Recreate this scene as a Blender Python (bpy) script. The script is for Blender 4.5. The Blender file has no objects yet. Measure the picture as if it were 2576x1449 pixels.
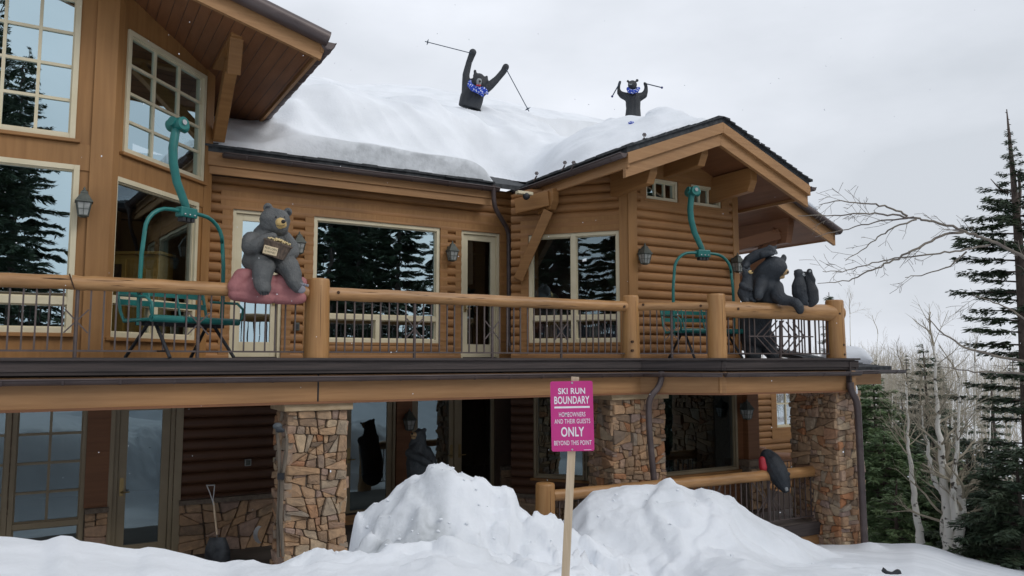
import bpy, bmesh, math, random
import numpy as np
from mathutils import Vector, Matrix, noise as mnoise
random.seed(7)
rad = math.radians
sc = bpy.context.scene
COL = sc.collection
# ---------------- camera ----------------
F = 1950.0; CX = 1288.0; CY = 724.5; PITCH = rad(5.245); DZ = 1.6
CAM = Vector((0, 0, 1.6))
cd = bpy.data.cameras.new('camera'); cam = bpy.data.objects.new('camera', cd); COL.objects.link(cam)
cam.location = CAM; cam.rotation_euler = (rad(90) + PITCH, 0, 0)
cd.sensor_width = 36; cd.lens = F / 2576 * 36; cd.clip_end = 2000; cd.clip_start = 0.05
sc.camera = cam
# ---------------- sky ----------------
SUN_EL, SUN_ROT = rad(38), rad(120)
w = bpy.data.worlds.new('World'); sc.world = w; w.use_nodes = True
nt = w.node_tree; nt.nodes.clear()
N = nt.nodes.new; L = nt.links.new
out = N('ShaderNodeOutputWorld'); bg = N('ShaderNodeBackground'); L(bg.outputs[0], out.inputs[0])
sky = N('ShaderNodeTexSky'); sky.sky_type = 'NISHITA'; sky.sun_disc = False
sky.sun_elevation = SUN_EL; sky.sun_rotation = SUN_ROT; sky.air_density = 1.5; sky.dust_density = 5
tc = N('ShaderNodeTexCoord'); mp = N('ShaderNodeMapping'); mp.inputs['Scale'].default_value = (1.3, 1.3, 3.2)
mp.inputs['Location'].default_value = (0.35, 0.1, 0.4)
L(tc.outputs['Generated'], mp.inputs[0])
nz = N('ShaderNodeTexNoise'); nz.inputs['Scale'].default_value = 1.5; nz.inputs['Detail'].default_value = 6; nz.inputs['Roughness'].default_value = .5
L(mp.outputs[0], nz.inputs['Vector'])
cr = N('ShaderNodeValToRGB'); L(nz.outputs['Fac'], cr.inputs[0])
cr.color_ramp.elements[0].position = .33; cr.color_ramp.elements[0].color = (6.5, 6.9, 7.5, 1)
cr.color_ramp.elements[1].position = .68; cr.color_ramp.elements[1].color = (9.3, 9.65, 10.4, 1)
mx = N('ShaderNodeMix'); mx.data_type = 'RGBA'; mx.inputs[0].default_value = .94
L(sky.outputs[0], mx.inputs[6]); L(cr.outputs[0], mx.inputs[7]); L(mx.outputs[2], bg.inputs[0])
bg.inputs[1].default_value = .1
sd = bpy.data.lights.new('sun', 'SUN'); so = bpy.data.objects.new('sun', sd); COL.objects.link(so)
sd.energy = .95; sd.angle = rad(24); sd.color = (1, .97, .93)
so.rotation_euler = (rad(90) - SUN_EL, 0, rad(180 - 120))
sc.view_settings.view_transform = 'Standard'; sc.view_settings.look = 'None'
sc.view_settings.gamma = 1; sc.view_settings.exposure = 0.05
sc.cycles.max_bounces = 8; sc.cycles.transparent_max_bounces = 24
# ---------------- geometry helpers ----------------
cp, sp = math.cos(PITCH), math.sin(PITCH)
def ray(x, y):
    u = (x - CX) / F; v = (CY - y) / F
    return Vector((u, cp - v * sp, sp + v * cp))
def at(x, y, Y):
    r = ray(x, y); return CAM + r * (Y / r.y)
class Plane:
    def __init__(s, a, d):
        s.o = Vector((a[0], a[1])); s.d = Vector(d).normalized(); s.n = Vector((s.d.y, -s.d.x))
    def hit(s, x, y):
        r = ray(x, y)
        den = r.x * s.n.x + r.y * s.n.y
        t = (s.o.x * s.n.x + s.o.y * s.n.y) / den
        p = CAM + r * t
        return (p.x - s.o.x) * s.d.x + (p.y - s.o.y) * s.d.y, p.z
    def P(s, u, z, n=0.0):
        return Vector((s.o.x + s.d.x * u + s.n.x * n, s.o.y + s.d.y * u + s.n.y * n, z))
    def u(s, x, y=903): return s.hit(x, y)[0]
    def off(s, n): return Plane((s.o.x + s.n.x * n, s.o.y + s.n.y * n), s.d)
D1 = Vector((1, .589)).normalized(); E1 = Vector((-D1.y, D1.x))
def lineplane(c): return Plane((0, c), D1)
W1 = lineplane(13.86); W3 = lineplane(16.24); RAIL = lineplane(12.232)
W2 = Plane((-5.59, 10.57), (.47, 2.30)); W5 = Plane((2.22, 14.607), D1); W4 = Plane((0, 15.42), (2.22, -.813))
L1 = lineplane(15.32)
def rail_pt(px): 
    return RAIL.P(RAIL.u(px), 0)
_b = RAIL.P(RAIL.u(1588), 0); _c = at(1804, 903, 13.2); _d = at(2105, 903, 14.35)
R2 = Plane((_b.x, _b.y), (_c.x - _b.x, _c.y - _b.y)); R3 = Plane((_c.x, _c.y), (_d.x - _c.x, _d.y - _c.y))
RE = Plane((_d.x, _d.y), E1)      # east side of the deck, running back
class MB:
    def __init__(s): s.v = []; s.f = []; s.sm = []
    def add(s, vs, fs, smooth=False):
        b = len(s.v); s.v += [tuple(p) for p in vs]; s.f += [tuple(b + i for i in f) for f in fs]; s.sm += [smooth] * len(fs)
    def hexa(s, p):   # 8 pts: bottom 4 ccw, top 4
        s.add(p, [(3,2,1,0),(4,5,6,7),(0,1,5,4),(1,2,6,5),(2,3,7,6),(3,0,4,7)])
    def box(s, a, b):
        x0,y0,z0 = a; x1,y1,z1 = b
        s.hexa([(x0,y0,z0),(x1,y0,z0),(x1,y1,z0),(x0,y1,z0),(x0,y0,z1),(x1,y0,z1),(x1,y1,z1),(x0,y1,z1)])
    def pbox(s, P, u0, u1, z0, z1, n0, n1):
        if u1 < u0: u0, u1 = u1, u0
        s.hexa([P.P(u0,z0,n1),P.P(u1,z0,n1),P.P(u1,z0,n0),P.P(u0,z0,n0),P.P(u0,z1,n1),P.P(u1,z1,n1),P.P(u1,z1,n0),P.P(u0,z1,n0)])
    def prism(s, P, poly, n0, n1):   # poly in (u,z) ccw seen from outside
        k = len(poly)
        vs = [P.P(u, z, n1) for u, z in poly] + [P.P(u, z, n0) for u, z in poly]
        fs = [tuple(range(k)), tuple(range(2*k-1, k-1, -1))] + [(i, k+i, k+(i+1)%k, (i+1)%k) for i in range(k)]
        s.add(vs, fs)
    def bar(s, a, b, wd, ht, up=(0,0,1)):
        a = Vector(a); b = Vector(b); d = (b-a).normalized(); r = d.cross(Vector(up))
        if r.length < 1e-4: r = d.cross(Vector((1,0,0)))
        r.normalize(); q = r.cross(d).normalized(); r = r*wd/2; q = q*ht/2
        s.hexa([a-r-q, b-r-q, b+r-q, a+r-q, a-r+q, b-r+q, b+r+q, a+r+q])
    def tube(s, pts, rs, seg=10, cap=True, squash=None):
        pts = [Vector(p) for p in pts]; n = len(pts)
        if not hasattr(rs, '__len__'): rs = [rs]*n
        ref = None; rings = []
        for i in range(n):
            d = (pts[min(i+1,n-1)] - pts[max(i-1,0)]).normalized()
            if ref is None:
                ref = Vector((0,0,1)) if abs(d.z) < .9 else Vector((1,0,0))
            x = d.cross(ref).normalized(); y = x.cross(d).normalized(); ref = y
            rings.append([pts[i] + (x*math.cos(2*math.pi*j/seg) + y*math.sin(2*math.pi*j/seg))*rs[i] for j in range(seg)])
        vs = [p for r in rings for p in r]
        fs = [(i*seg+j, i*seg+(j+1)%seg, (i+1)*seg+(j+1)%seg, (i+1)*seg+j) for i in range(n-1) for j in range(seg)]
        fs = [f[::-1] for f in fs]
        s.add(vs, fs, True)
        if cap:
            s.add(rings[0], [tuple(range(seg))]); s.add(rings[-1], [tuple(range(seg-1,-1,-1))])
    def lathe(s, c, prof, seg=16, sx=1, sy=1):   # prof: (r,z)
        rings = [[Vector(c) + Vector((r*math.cos(2*math.pi*j/seg)*sx, r*math.sin(2*math.pi*j/seg)*sy, z)) for j in range(seg)] for r, z in prof]
        vs = [p for r in rings for p in r]; n = len(prof)
        s.add(vs, [(i*seg+j, i*seg+(j+1)%seg, (i+1)*seg+(j+1)%seg, (i+1)*seg+j) for i in range(n-1) for j in range(seg)], True)
    def ball(s, c, r, sub=2, sc3=(1,1,1), rot=None):
        bm = bmesh.new(); bmesh.ops.create_icosphere(bm, subdivisions=sub, radius=1)
        M = Matrix.Diagonal((r*sc3[0], r*sc3[1], r*sc3[2]))
        if rot is not None: M = rot @ M
        c = Vector(c)
        s.add([c + M @ v.co for v in bm.verts], [tuple(v.index for v in f.verts) for f in bm.faces], True)
        bm.free()
    def build(s, name, m, parent=None, loc=None, bevel=0, recalc=False, sub=False):
        me = bpy.data.meshes.new(name)
        if loc is None: loc = Vector(parent['wloc']) if parent is not None and 'wloc' in parent else Vector((0,0,0))
        loc = Vector(loc)
        me.from_pydata([(p[0]-loc.x, p[1]-loc.y, p[2]-loc.z) for p in s.v], [], s.f)
        me.polygons.foreach_set('use_smooth', s.sm)
        if recalc:
            bm = bmesh.new(); bm.from_mesh(me); bmesh.ops.recalc_face_normals(bm, faces=bm.faces); bm.to_mesh(me); bm.free()
        me.materials.append(m)
        o = bpy.data.objects.new(name, me); COL.objects.link(o)
        if parent is not None:
            o.parent = parent
            if 'wloc' in parent: o['wloc'] = parent['wloc']
            else: o.location = loc
        else: o.location = loc; o['wloc'] = tuple(loc)
        if bevel:
            b = o.modifiers.new('bevel', 'BEVEL'); b.width = bevel; b.segments = 2; b.limit_method = 'ANGLE'; b.harden_normals = False
        return o
def tag(o, label=None, cat=None, group=None, kind=None):
    if label: o['label'] = label
    if cat: o['category'] = cat
    if group: o['group'] = group
    if kind: o['kind'] = kind
    return o
def thing(name, loc, label, cat, group=None, rz=0):
    o = bpy.data.objects.new(name, None); COL.objects.link(o); o.location = loc; o.rotation_euler = (0,0,rz)
    o['wloc'] = tuple(loc); o.empty_display_size = .1
    return tag(o, label, cat, group)
def copy_tree(o, parent=None):
    c = o.copy(); COL.objects.link(c); c.parent = parent
    for ch in [k for k in KIDS(o)]: copy_tree(ch, c)
    return c
def KIDS(o): return [k for k in bpy.data.objects if k.parent == o]
# numpy perlin-ish value noise
_rng = np.random.RandomState(3); _tab = _rng.rand(256, 256)
def vnoise(x, y, f=1.0, seed=0):
    x = np.asarray(x)*f + seed*17.3; y = np.asarray(y)*f + seed*7.7
    xi = np.floor(x).astype(int); yi = np.floor(y).astype(int); xf = x-xi; yf = y-yi
    u = xf*xf*xf*(xf*(xf*6-15)+10); v = yf*yf*yf*(yf*(yf*6-15)+10)
    g = lambda a, b: _tab[a & 255, b & 255]
    return (g(xi,yi)*(1-u)*(1-v) + g(xi+1,yi)*u*(1-v) + g(xi,yi+1)*(1-u)*v + g(xi+1,yi+1)*u*v)*2-1
def fbm(x, y, f, o=4, seed=0, gain=.5):
    a = 1; t = 0; s = 0
    for i in range(o): t = t + a*vnoise(x, y, f*2**i, seed+i); s += a; a *= gain
    return t/s
# ---------------- materials ----------------
def mat(name, col, rough=.6, col2=None, scale=(4,4,4), detail=4, ramp=(.35,.65), bump=0, bscale=None, metal=0, spec=.5, distort=0, sss=0):
    m = bpy.data.materials.new(name); m.use_nodes = True; nt = m.node_tree; b = nt.nodes['Principled BSDF']
    b.inputs['Base Color'].default_value = (*col, 1); b.inputs['Roughness'].default_value = rough; b.inputs['Metallic'].default_value = metal
    b.inputs['Specular IOR Level'].default_value = spec
    N = nt.nodes.new; Lk = nt.links.new
    if col2 is not None or bump:
        tc = N('ShaderNodeTexCoord'); mp = N('ShaderNodeMapping'); mp.inputs['Scale'].default_value = scale
        Lk(tc.outputs['Object'], mp.inputs[0])
        nz = N('ShaderNodeTexNoise'); nz.inputs['Scale'].default_value = 1; nz.inputs['Detail'].default_value = detail; nz.inputs['Distortion'].default_value = distort
        Lk(mp.outputs[0], nz.inputs['Vector'])
        if col2 is not None:
            r = N('ShaderNodeValToRGB'); r.color_ramp.elements[0].position = ramp[0]; r.color_ramp.elements[1].position = ramp[1]
            r.color_ramp.elements[0].color = (*col, 1); r.color_ramp.elements[1].color = (*col2, 1)
            Lk(nz.outputs['Fac'], r.inputs[0]); Lk(r.outputs[0], b.inputs['Base Color'])
        if bump:
            src = nz
            if bscale:
                mp2 = N('ShaderNodeMapping'); mp2.inputs['Scale'].default_value = bscale; Lk(tc.outputs['Object'], mp2.inputs[0])
                src = N('ShaderNodeTexNoise'); src.inputs['Scale'].default_value = 1; src.inputs['Detail'].default_value = 5; Lk(mp2.outputs[0], src.inputs['Vector'])
            bp = N('ShaderNodeBump'); bp.inputs['Strength'].default_value = bump; bp.inputs['Distance'].default_value = .02
            Lk(src.outputs['Fac'], bp.inputs['Height']); Lk(bp.outputs[0], b.inputs['Normal'])
    return m
def wood(name, c1, c2, sc3, rough=.62, big=.35):
    """stained timber: grain streaks stretched along one axis over broad tone patches"""
    m = mat(name, c1, rough, c2, sc3, 6, (.3,.7), .25)
    nt = m.node_tree; b = nt.nodes['Principled BSDF']; N = nt.nodes.new; Lk = nt.links.new
    ln = b.inputs['Base Color'].links[0].from_socket
    tc = N('ShaderNodeTexCoord'); nz = N('ShaderNodeTexNoise'); nz.inputs['Scale'].default_value = .9; nz.inputs['Detail'].default_value = 5
    Lk(tc.outputs['Object'], nz.inputs['Vector'])
    r = N('ShaderNodeValToRGB'); r.color_ramp.elements[0].position = .3; r.color_ramp.elements[0].color = (1-big,)*3 + (1,)
    r.color_ramp.elements[1].position = .7; r.color_ramp.elements[1].color = (1.08,1.05,1.0,1)
    Lk(nz.outputs['Fac'], r.inputs[0]); mxn = N('ShaderNodeMix'); mxn.data_type = 'RGBA'; mxn.blend_type = 'MULTIPLY'; mxn.inputs[0].default_value = 1
    Lk(ln, mxn.inputs[6]); Lk(r.outputs[0], mxn.inputs[7]); Lk(mxn.outputs[2], b.inputs['Base Color'])
    return m
M = {}
M['wood'] = wood('stained_timber', (.262,.126,.040), (.340,.170,.058), (1.2,1.2,26), big=.14)
M['woodv'] = wood('stained_timber_upright', (.275,.134,.042), (.345,.176,.060), (16,16,1.0), big=.14)
M['log'] = wood('log_siding', (.290,.138,.047), (.385,.192,.070), (1.0,1.0,22), big=.32)
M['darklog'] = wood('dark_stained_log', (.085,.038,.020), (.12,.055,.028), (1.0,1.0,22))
M['beam'] = wood('honey_beam', (.31,.162,.066), (.385,.212,.092), (1.4,1.4,24), big=.12)
M['patio'] = mat('dark_flagstone',(.05,.045,.04),.8,(.10,.085,.075),(1.5,1.5,1.5),bump=.4)
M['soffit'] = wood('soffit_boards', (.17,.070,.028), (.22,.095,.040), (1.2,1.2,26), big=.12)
M['rail'] = wood('varnished_log', (.335,.172,.066), (.47,.262,.110), (3,3,30), .45, .25)
M['railv'] = wood('varnished_log_upright', (.345,.172,.060), (.45,.248,.096), (26,26,1.5), .45, .2)
M['cream'] = mat('cream_painted_frame', (.60,.53,.36), .5, (.66,.59,.42), (3,3,3))
M['olive'] = mat('taupe_painted_frame', (.25,.20,.125), .5, (.29,.235,.15), (3,3,3))
M['bronze'] = mat('bronze_metal', (.070,.052,.052), .42, (.105,.080,.076), (2,2,5), metal=.15)
M['iron'] = mat('brown_iron', (.085,.066,.062), .5, (.11,.085,.08), (8,8,8), metal=.2)
M['blackwood'] = mat('dark_deck_board', (.035,.028,.027), .75, (.065,.05,.047), (1,1,30))
M['decktop'] = mat('deck_boards', (.10,.08,.07), .8, (.16,.13,.11), (1,12,4))
M['shingle'] = mat('dark_shingles', (.022,.026,.030), .8, (.06,.065,.07), (9,9,9), bump=.6)
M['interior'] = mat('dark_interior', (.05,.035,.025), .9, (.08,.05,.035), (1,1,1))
M['teal'] = mat('teal_enamel', (.008,.120,.110), .4, (.016,.165,.148), (5,5,5))
M['black'] = mat('black_paint', (.012,.013,.016), .55, (.02,.021,.025), (6,6,6))
def glass_mat(name, fac, gcol, tcol, wob=.03):
    m = bpy.data.materials.new(name); m.use_nodes = True; nt = m.node_tree; nt.nodes.clear(); N = nt.nodes.new; Lk = nt.links.new
    o = N('ShaderNodeOutputMaterial'); mx = N('ShaderNodeMixShader'); g = N('ShaderNodeBsdfGlossy'); t = N('ShaderNodeBsdfTransparent')
    g.inputs['Roughness'].default_value = 0.0; g.inputs['Color'].default_value = (*gcol,1); t.inputs['Color'].default_value = (*tcol,1)
    mx.inputs[0].default_value = fac; Lk(t.outputs[0], mx.inputs[1]); Lk(g.outputs[0], mx.inputs[2]); Lk(mx.outputs[0], o.inputs[0])
    tc = N('ShaderNodeTexCoord'); nz = N('ShaderNodeTexNoise'); nz.inputs['Scale'].default_value = 2.2; nz.inputs['Detail'].default_value = 1
    Lk(tc.outputs['Object'], nz.inputs['Vector']); bp = N('ShaderNodeBump'); bp.inputs['Strength'].default_value = wob; bp.inputs['Distance'].default_value = .06
    Lk(nz.outputs['Fac'], bp.inputs['Height']); Lk(bp.outputs[0], g.inputs['Normal'])
    return m
M['glass'] = glass_mat('reflective_glass', .62, (.70,.90,.98), (.55,.55,.55))
M['glassclear'] = glass_mat('clear_bay_glass', .22, (.72,.92,1.0), (.6,.6,.6))
M['glassdark'] = glass_mat('shaded_glass', .21, (.72,.92,1.0), (.5,.5,.5))
def snow_mat():
    m = bpy.data.materials.new('snow'); m.use_nodes = True; nt = m.node_tree; b = nt.nodes['Principled BSDF']; N = nt.nodes.new; Lk = nt.links.new
    b.inputs['Roughness'].default_value = .75; b.inputs['Specular IOR Level'].default_value = .25
    tc = N('ShaderNodeTexCoord'); nz = N('ShaderNodeTexNoise'); nz.inputs['Scale'].default_value = 1.3; nz.inputs['Detail'].default_value = 6
    Lk(tc.outputs['Object'], nz.inputs['Vector'])
    r = N('ShaderNodeValToRGB'); r.color_ramp.elements[0].position = .30; r.color_ramp.elements[0].color = (.70,.73,.765,1)
    r.color_ramp.elements[1].position = .6; r.color_ramp.elements[1].color = (.79,.82,.86,1)
    Lk(nz.outputs['Fac'], r.inputs[0])
    at_ = N('ShaderNodeAttribute'); at_.attribute_name = 'dirt_or_shade'  # dirt on the ploughed pile; ice grey plus painted shade on the eave lip
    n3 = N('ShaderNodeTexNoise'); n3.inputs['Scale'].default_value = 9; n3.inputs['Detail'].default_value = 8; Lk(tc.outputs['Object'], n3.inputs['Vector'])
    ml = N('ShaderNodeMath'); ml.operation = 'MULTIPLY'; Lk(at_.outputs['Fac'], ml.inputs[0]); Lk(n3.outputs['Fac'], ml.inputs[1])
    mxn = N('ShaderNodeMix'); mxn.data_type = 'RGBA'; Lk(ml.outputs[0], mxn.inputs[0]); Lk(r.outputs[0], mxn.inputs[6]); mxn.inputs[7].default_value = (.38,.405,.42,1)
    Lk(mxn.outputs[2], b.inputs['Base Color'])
    n2 = N('ShaderNodeTexNoise'); n2.inputs['Scale'].default_value = 22; n2.inputs['Detail'].default_value = 6; Lk(tc.outputs['Object'], n2.inputs['Vector'])
    bp = N('ShaderNodeBump'); bp.inputs['Strength'].default_value = .35; bp.inputs['Distance'].default_value = .02
    Lk(n2.outputs['Fac'], bp.inputs['Height']); Lk(bp.outputs[0], b.inputs['Normal'])
    return m
M['snow'] = snow_mat()
def stone_mat():
    m = bpy.data.materials.new('fieldstone'); m.use_nodes = True; nt = m.node_tree; b = nt.nodes['Principled BSDF']; N = nt.nodes.new; Lk = nt.links.new
    b.inputs['Roughness'].default_value = .8
    a = N('ShaderNodeAttribute'); a.attribute_name = 'tone'
    r = N('ShaderNodeValToRGB'); cols = [(0,(.17,.13,.10)),(.15,(.40,.265,.165)),(.3,(.32,.24,.17)),(.42,(.40,.27,.17)),(.55,(.29,.22,.20)),(.68,(.36,.25,.165)),(.8,(.35,.16,.075)),(.88,(.27,.235,.20)),(1,(.46,.36,.25))]
    e = r.color_ramp.elements; e[0].position, e[0].color = 0, (*cols[0][1],1); e[1].position, e[1].color = 1, (*cols[-1][1],1)
    for p, c in cols[1:-1]: k = e.new(p); k.color = (*c,1)
    Lk(a.outputs['Fac'], r.inputs[0])
    tc = N('ShaderNodeTexCoord'); nz = N('ShaderNodeTexNoise'); nz.inputs['Scale'].default_value = 9; nz.inputs['Detail'].default_value = 8; nz.inputs['Roughness'].default_value = .65
    Lk(tc.outputs['Object'], nz.inputs['Vector'])
    r2 = N('ShaderNodeValToRGB'); r2.color_ramp.elements[0].position = .3; r2.color_ramp.elements[0].color = (.68,.65,.62,1); r2.color_ramp.elements[1].position = .72; r2.color_ramp.elements[1].color = (1.35,1.25,1.1,1)
    Lk(nz.outputs['Fac'], r2.inputs[0]); mxn = N('ShaderNodeMix'); mxn.data_type = 'RGBA'; mxn.blend_type = 'MULTIPLY'; mxn.inputs[0].default_value = 1
    Lk(r.outputs[0], mxn.inputs[6]); Lk(r2.outputs[0], mxn.inputs[7]); Lk(mxn.outputs[2], b.inputs['Base Color'])
    bp = N('ShaderNodeBump'); bp.inputs['Strength'].default_value = .6; bp.inputs['Distance'].default_value = .02
    Lk(nz.outputs['Fac'], bp.inputs['Height']); Lk(bp.outputs[0], b.inputs['Normal'])
    return m
M['stone'] = stone_mat()
M['mortar'] = mat('mortar', (.12,.095,.075), .95, (.19,.155,.12), (20,20,20), bump=.4)
# ================= LODGE =================
lodge = thing('log_lodge', (0, 15, -1.4), 'large brown log and timber lodge with snow covered roof, long upper deck and stone columns', 'house')
def cells(u0,u1,z0,z1,holes):
    us = sorted({u0,u1,*[min(max(h[i],u0),u1) for h in holes for i in (0,1)]}); zs = sorted({z0,z1,*[min(max(h[i],z0),z1) for h in holes for i in (2,3)]})
    for a,b in zip(us,us[1:]):
        run = None
        for c,d in zip(zs,zs[1:]):
            um,zm = (a+b)/2,(c+d)/2
            if any(h[0]<um<h[1] and h[2]<zm<h[3] for h in holes):
                if run: yield (a,b,*run); run = None
            else: run = (run[0],d) if run else (c,d)
        if run: yield (a,b,*run)
def wall(P,u0,u1,z0,z1,holes,style,m,course=.172,depth=.062,name='wall'):
    mb = MB()
    for a,b,c,d in cells(u0,u1,z0,z1,holes):
        mb.pbox(P,a,b,c,d,-.18,0)
        if style == 'log':
            k = math.floor(c/course)
            while k*course < d-1e-4:
                lo,hi = max(c,k*course),min(d,(k+1)*course); n = 8; pts = []
                for i in range(n+1):
                    z = lo+(hi-lo)*i/n; s = (z/course-k)*2-1
                    pts.append((z, .004+depth*math.sqrt(max(0,1-min(1,abs(s))**2.6))))
                vs = [P.P(a,z,q) for z,q in pts]+[P.P(b,z,q) for z,q in pts]+[P.P(a,lo,0),P.P(a,hi,0),P.P(b,lo,0),P.P(b,hi,0)]
                fs = [(i,n+1+i,n+2+i,i+1) for i in range(n)]
                mb.add(vs,fs,True)
                mb.add([P.P(a,z,q) for z,q in pts]+[P.P(a,hi,0),P.P(a,lo,0)],[tuple(range(n+3))])
                mb.add([P.P(b,z,q) for z,q in pts]+[P.P(b,hi,0),P.P(b,lo,0)],[tuple(range(n+2,-1,-1))])
                k += 1
    return mb.build(name,m,lodge)
def rect(P,xl,yl,xr,yr,ybl,ybr):
    """window rectangle from picture corners: left x/top y, right x/top y, bottom ys"""
    a,za = P.hit(xl,yl); b,zb = P.hit(xr,yr); c,zc = P.hit(xl,ybl); d,zd = P.hit(xr,ybr)
    return [(a+c)/2,(b+d)/2,(zc+zd)/2,(za+zb)/2]
def window(P,r,lights,fr='cream',gl='glass',name='window',fw=.05,mw=.028,proud=.035,sill=True,label=None,depth=.10):
    """lights: (u0,u1,z0,z1,nx,ny) inside r"""
    mb = MB(); holes = [l[:4] for l in lights]
    for a,b,c,d in cells(r[0],r[1],r[2],r[3],holes): mb.pbox(P,a,b,c,d,-depth,proud)
    w_ = mb.build(name,M[fr],lodge,bevel=.004)
    if label: w_['label'] = label
    pm = MB(); mm = MB()
    for l in lights:
        u0,u1,z0,z1 = l[:4]
        pm.add([P.P(u0,z0,-.045),P.P(u1,z0,-.045),P.P(u1,z1,-.045),P.P(u0,z1,-.045)],[(0,1,2,3)])
        s = .018
        for a,b,c,d in cells(u0,u1,z0,z1,[(u0+s,u1-s,z0+s,z1-s)]): mm.pbox(P,a,b,c,d,-.06,-.012)
        nx,ny = l[4],l[5]
        for i in range(1,nx): uu=u0+(u1-u0)*i/nx; mm.pbox(P,uu-mw/2,uu+mw/2,z0+s,z1-s,-.06,-.014)
        for i in range(1,ny): zz=z0+(z1-z0)*i/ny; mm.pbox(P,u0+s,u1-s,zz-mw/2,zz+mw/2,-.058,-.016)
    pm.build('pane',M[gl],w_); mm.build('glazing_bar',M[fr],w_)
    if sill:
        sm = MB(); sm.pbox(P,r[0]-.06,r[1]+.06,r[2]-.05,r[2]-.002,0,.075); sm.build('window_sill',M['wood'],w_,bevel=.006)
    return w_
def lts(r,f,rows):
    """rows bottom-up: (z0,z1,ncols,nx,ny); gap widths from frame f"""
    out = []
    for z0,z1,n,nx,ny in rows:
        w_ = (r[1]-r[0]-2*f-(n-1)*f*1.5)/n
        for i in range(n):
            a = r[0]+f+i*(w_+f*1.5); out.append((a,a+w_,z0,z1,nx,ny))
    return out
HZ = 1.6+2.6
# ---- W1: tall wall on the left
f = .07
rA = rect(W1,-330,-330,196,0,330,351); rA = [W1.u(-330),W1.hit(190,330)[0],W1.hit(188,351)[1],W1.hit(188,351)[1]+3.2]
z0 = rA[2]+f; ny=8
pwA=(W1.hit(193,150)[0]-W1.hit(107,150)[0]); rA[0]=rA[1]-2*f-5*pwA; rA[3] = rA[2]+2*f+7*.472
wA = window(W1,rA,[(rA[0]+f,rA[1]-f,rA[2]+f,rA[3]-f,5,7)],fw=f,mw=.04)
cA=W1.hit(183,415)[1]; bB = W1.hit(165,838)[1]
rB = [W1.u(-330),W1.u(176),bB,cA]
rzB = W1.hit(150,757)[1]
wB = window(W1,rB,lts(rB,f,[(bB+f,rzB-.05,2,1,1),(rzB+.05,cA-f,2,1,1)]),fw=f)
c1 = W1.u(256)
# ---- W2
def zz(P,*pts): return sum(P.hit(x,y)[1] for x,y in pts)/len(pts)
uC0,uC1 = W2.u(283),W2.u(491)
rC = [uC0,uC1,zz(W2,(277,370),(490,453)),zz(W2,(289,55),(492,175))]
wC = window(W2,rC,[(uC0+f,uC1-f,rC[2]+f,rC[3]-f,3,4)],fw=f,mw=.04)
rD = [W2.u(262),W2.u(482),zz(W2,(257,851),(477,853)),zz(W2,(273,437),(483,506))]
zD = zz(W2,(262,757),(480,770))
wD = window(W2,rD,lts(rD,f,[(rD[2]+f,zD-.05,2,1,1),(zD+.05,rD[3]-f,1,1,1)]),fw=f,gl='glassclear')
w2end = 2.36
topz = 8.5
wl = [wall(W1,W1.u(-420),c1,1.6,topz,[rA,rB],'flat',M['woodv']), wall(W2,0,w2end,1.6,topz,[rC,rD],'flat',M['woodv'])]
tm = MB(); tm.pbox(W1,W1.u(-420),c1+.0,rA[2]-.42,rA[2]-.055,0,.02) 
tm.pbox(W1,c1-.26,c1+.02,1.6,topz,0,.045); tm.pbox(W2,-.02,.12,1.6,topz,0,.045)
tm.pbox(W2,uC1+.03,uC1+.24,1.6,topz,0,.03); tm.pbox(W2,.12,uC1+.03,rC[2]-.42,rC[2]-.055,0,.02)
tmo = tm.build('trim_board',M['woodv'],lodge,bevel=.006)
# return wall from W2 end back
q = W2.P(w2end,0); W2R = Plane((q.x,q.y),E1)
wl.append(wall(W2R,0,5.2,1.6,topz,[],'flat',M['woodv']))
# ---- W3
rE = [W3.u(573),W3.u(703),1.62,HZ+.0]; rE[3]=zz(W3,(573,525),(1156,580))
HZ = rE[3]
rF = [W3.u(780),W3.u(1102),zz(W3,(859,863),(1102,862)),zz(W3,(780,543),(1102,575))]
rG = [W3.u(1156),W3.u(1254),1.62,HZ]
print('header z',HZ,rF[3],rB[3],rD[3],'sills',rB[2],rD[2],rF[2], 'rA',rA,'rC',rC)
def door(P,r,fr,gl,hinge,nm='door',jl=.06,thr=True,bot=.28,st=.12,lab=None):
    mb = MB()
    for a,b,c,d in cells(r[0],r[1],r[2],r[3],[(r[0]+jl,r[1]-jl,r[2],r[3]-jl)]): mb.pbox(P,a,b,c,d,-.1,.03)
    for a,b,c,d in cells(r[0]+jl+.004,r[1]-jl-.004,r[2]+.02,r[3]-jl-.004,[(r[0]+jl+st,r[1]-jl-st,r[2]+bot,r[3]-jl-st)]): mb.pbox(P,a,b,c,d,-.08,-.015)
    o = mb.build(nm,M[fr],lodge,bevel=.004)
    if lab: o['label']=lab
    pm = MB(); pm.add([P.P(a,b,-.045) for a,b in ((r[0]+jl+st,r[2]+bot),(r[1]-jl-st,r[2]+bot),(r[1]-jl-st,r[3]-jl-st),(r[0]+jl+st,r[3]-jl-st))],[(0,1,2,3)])
    pm.build('pane',M[gl],o)
    hm = MB(); uh = r[0]+jl+st*.5 if hinge>0 else r[1]-jl-st*.5
    hz = r[2]+.95
    hm.pbox(P,uh-.028,uh+.028,hz-.02,hz+.25,-.014,.0); hm.tube([P.P(uh,hz+.04,0),P.P(uh,hz+.04,.05),P.P(uh+hinge*.11,hz+.045,.055)],.011,8)
    hm.build('handle',M['brass'],o)
    tmm = MB(); tmm.pbox(P,r[0]+jl,r[1]-jl,r[2]-.02,r[2]+.018,-.1,.05); tmm.build('threshold',M['blackwood'],o)
    return o
M['brass'] = mat('aged_brass',(.30,.22,.10),.4,metal=.8)
door(W3,rE,'cream','glass',-1); door(W3,rG,'cream','glassdark',1)
zF = zz(W3,(860,800),(1100,802))
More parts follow.
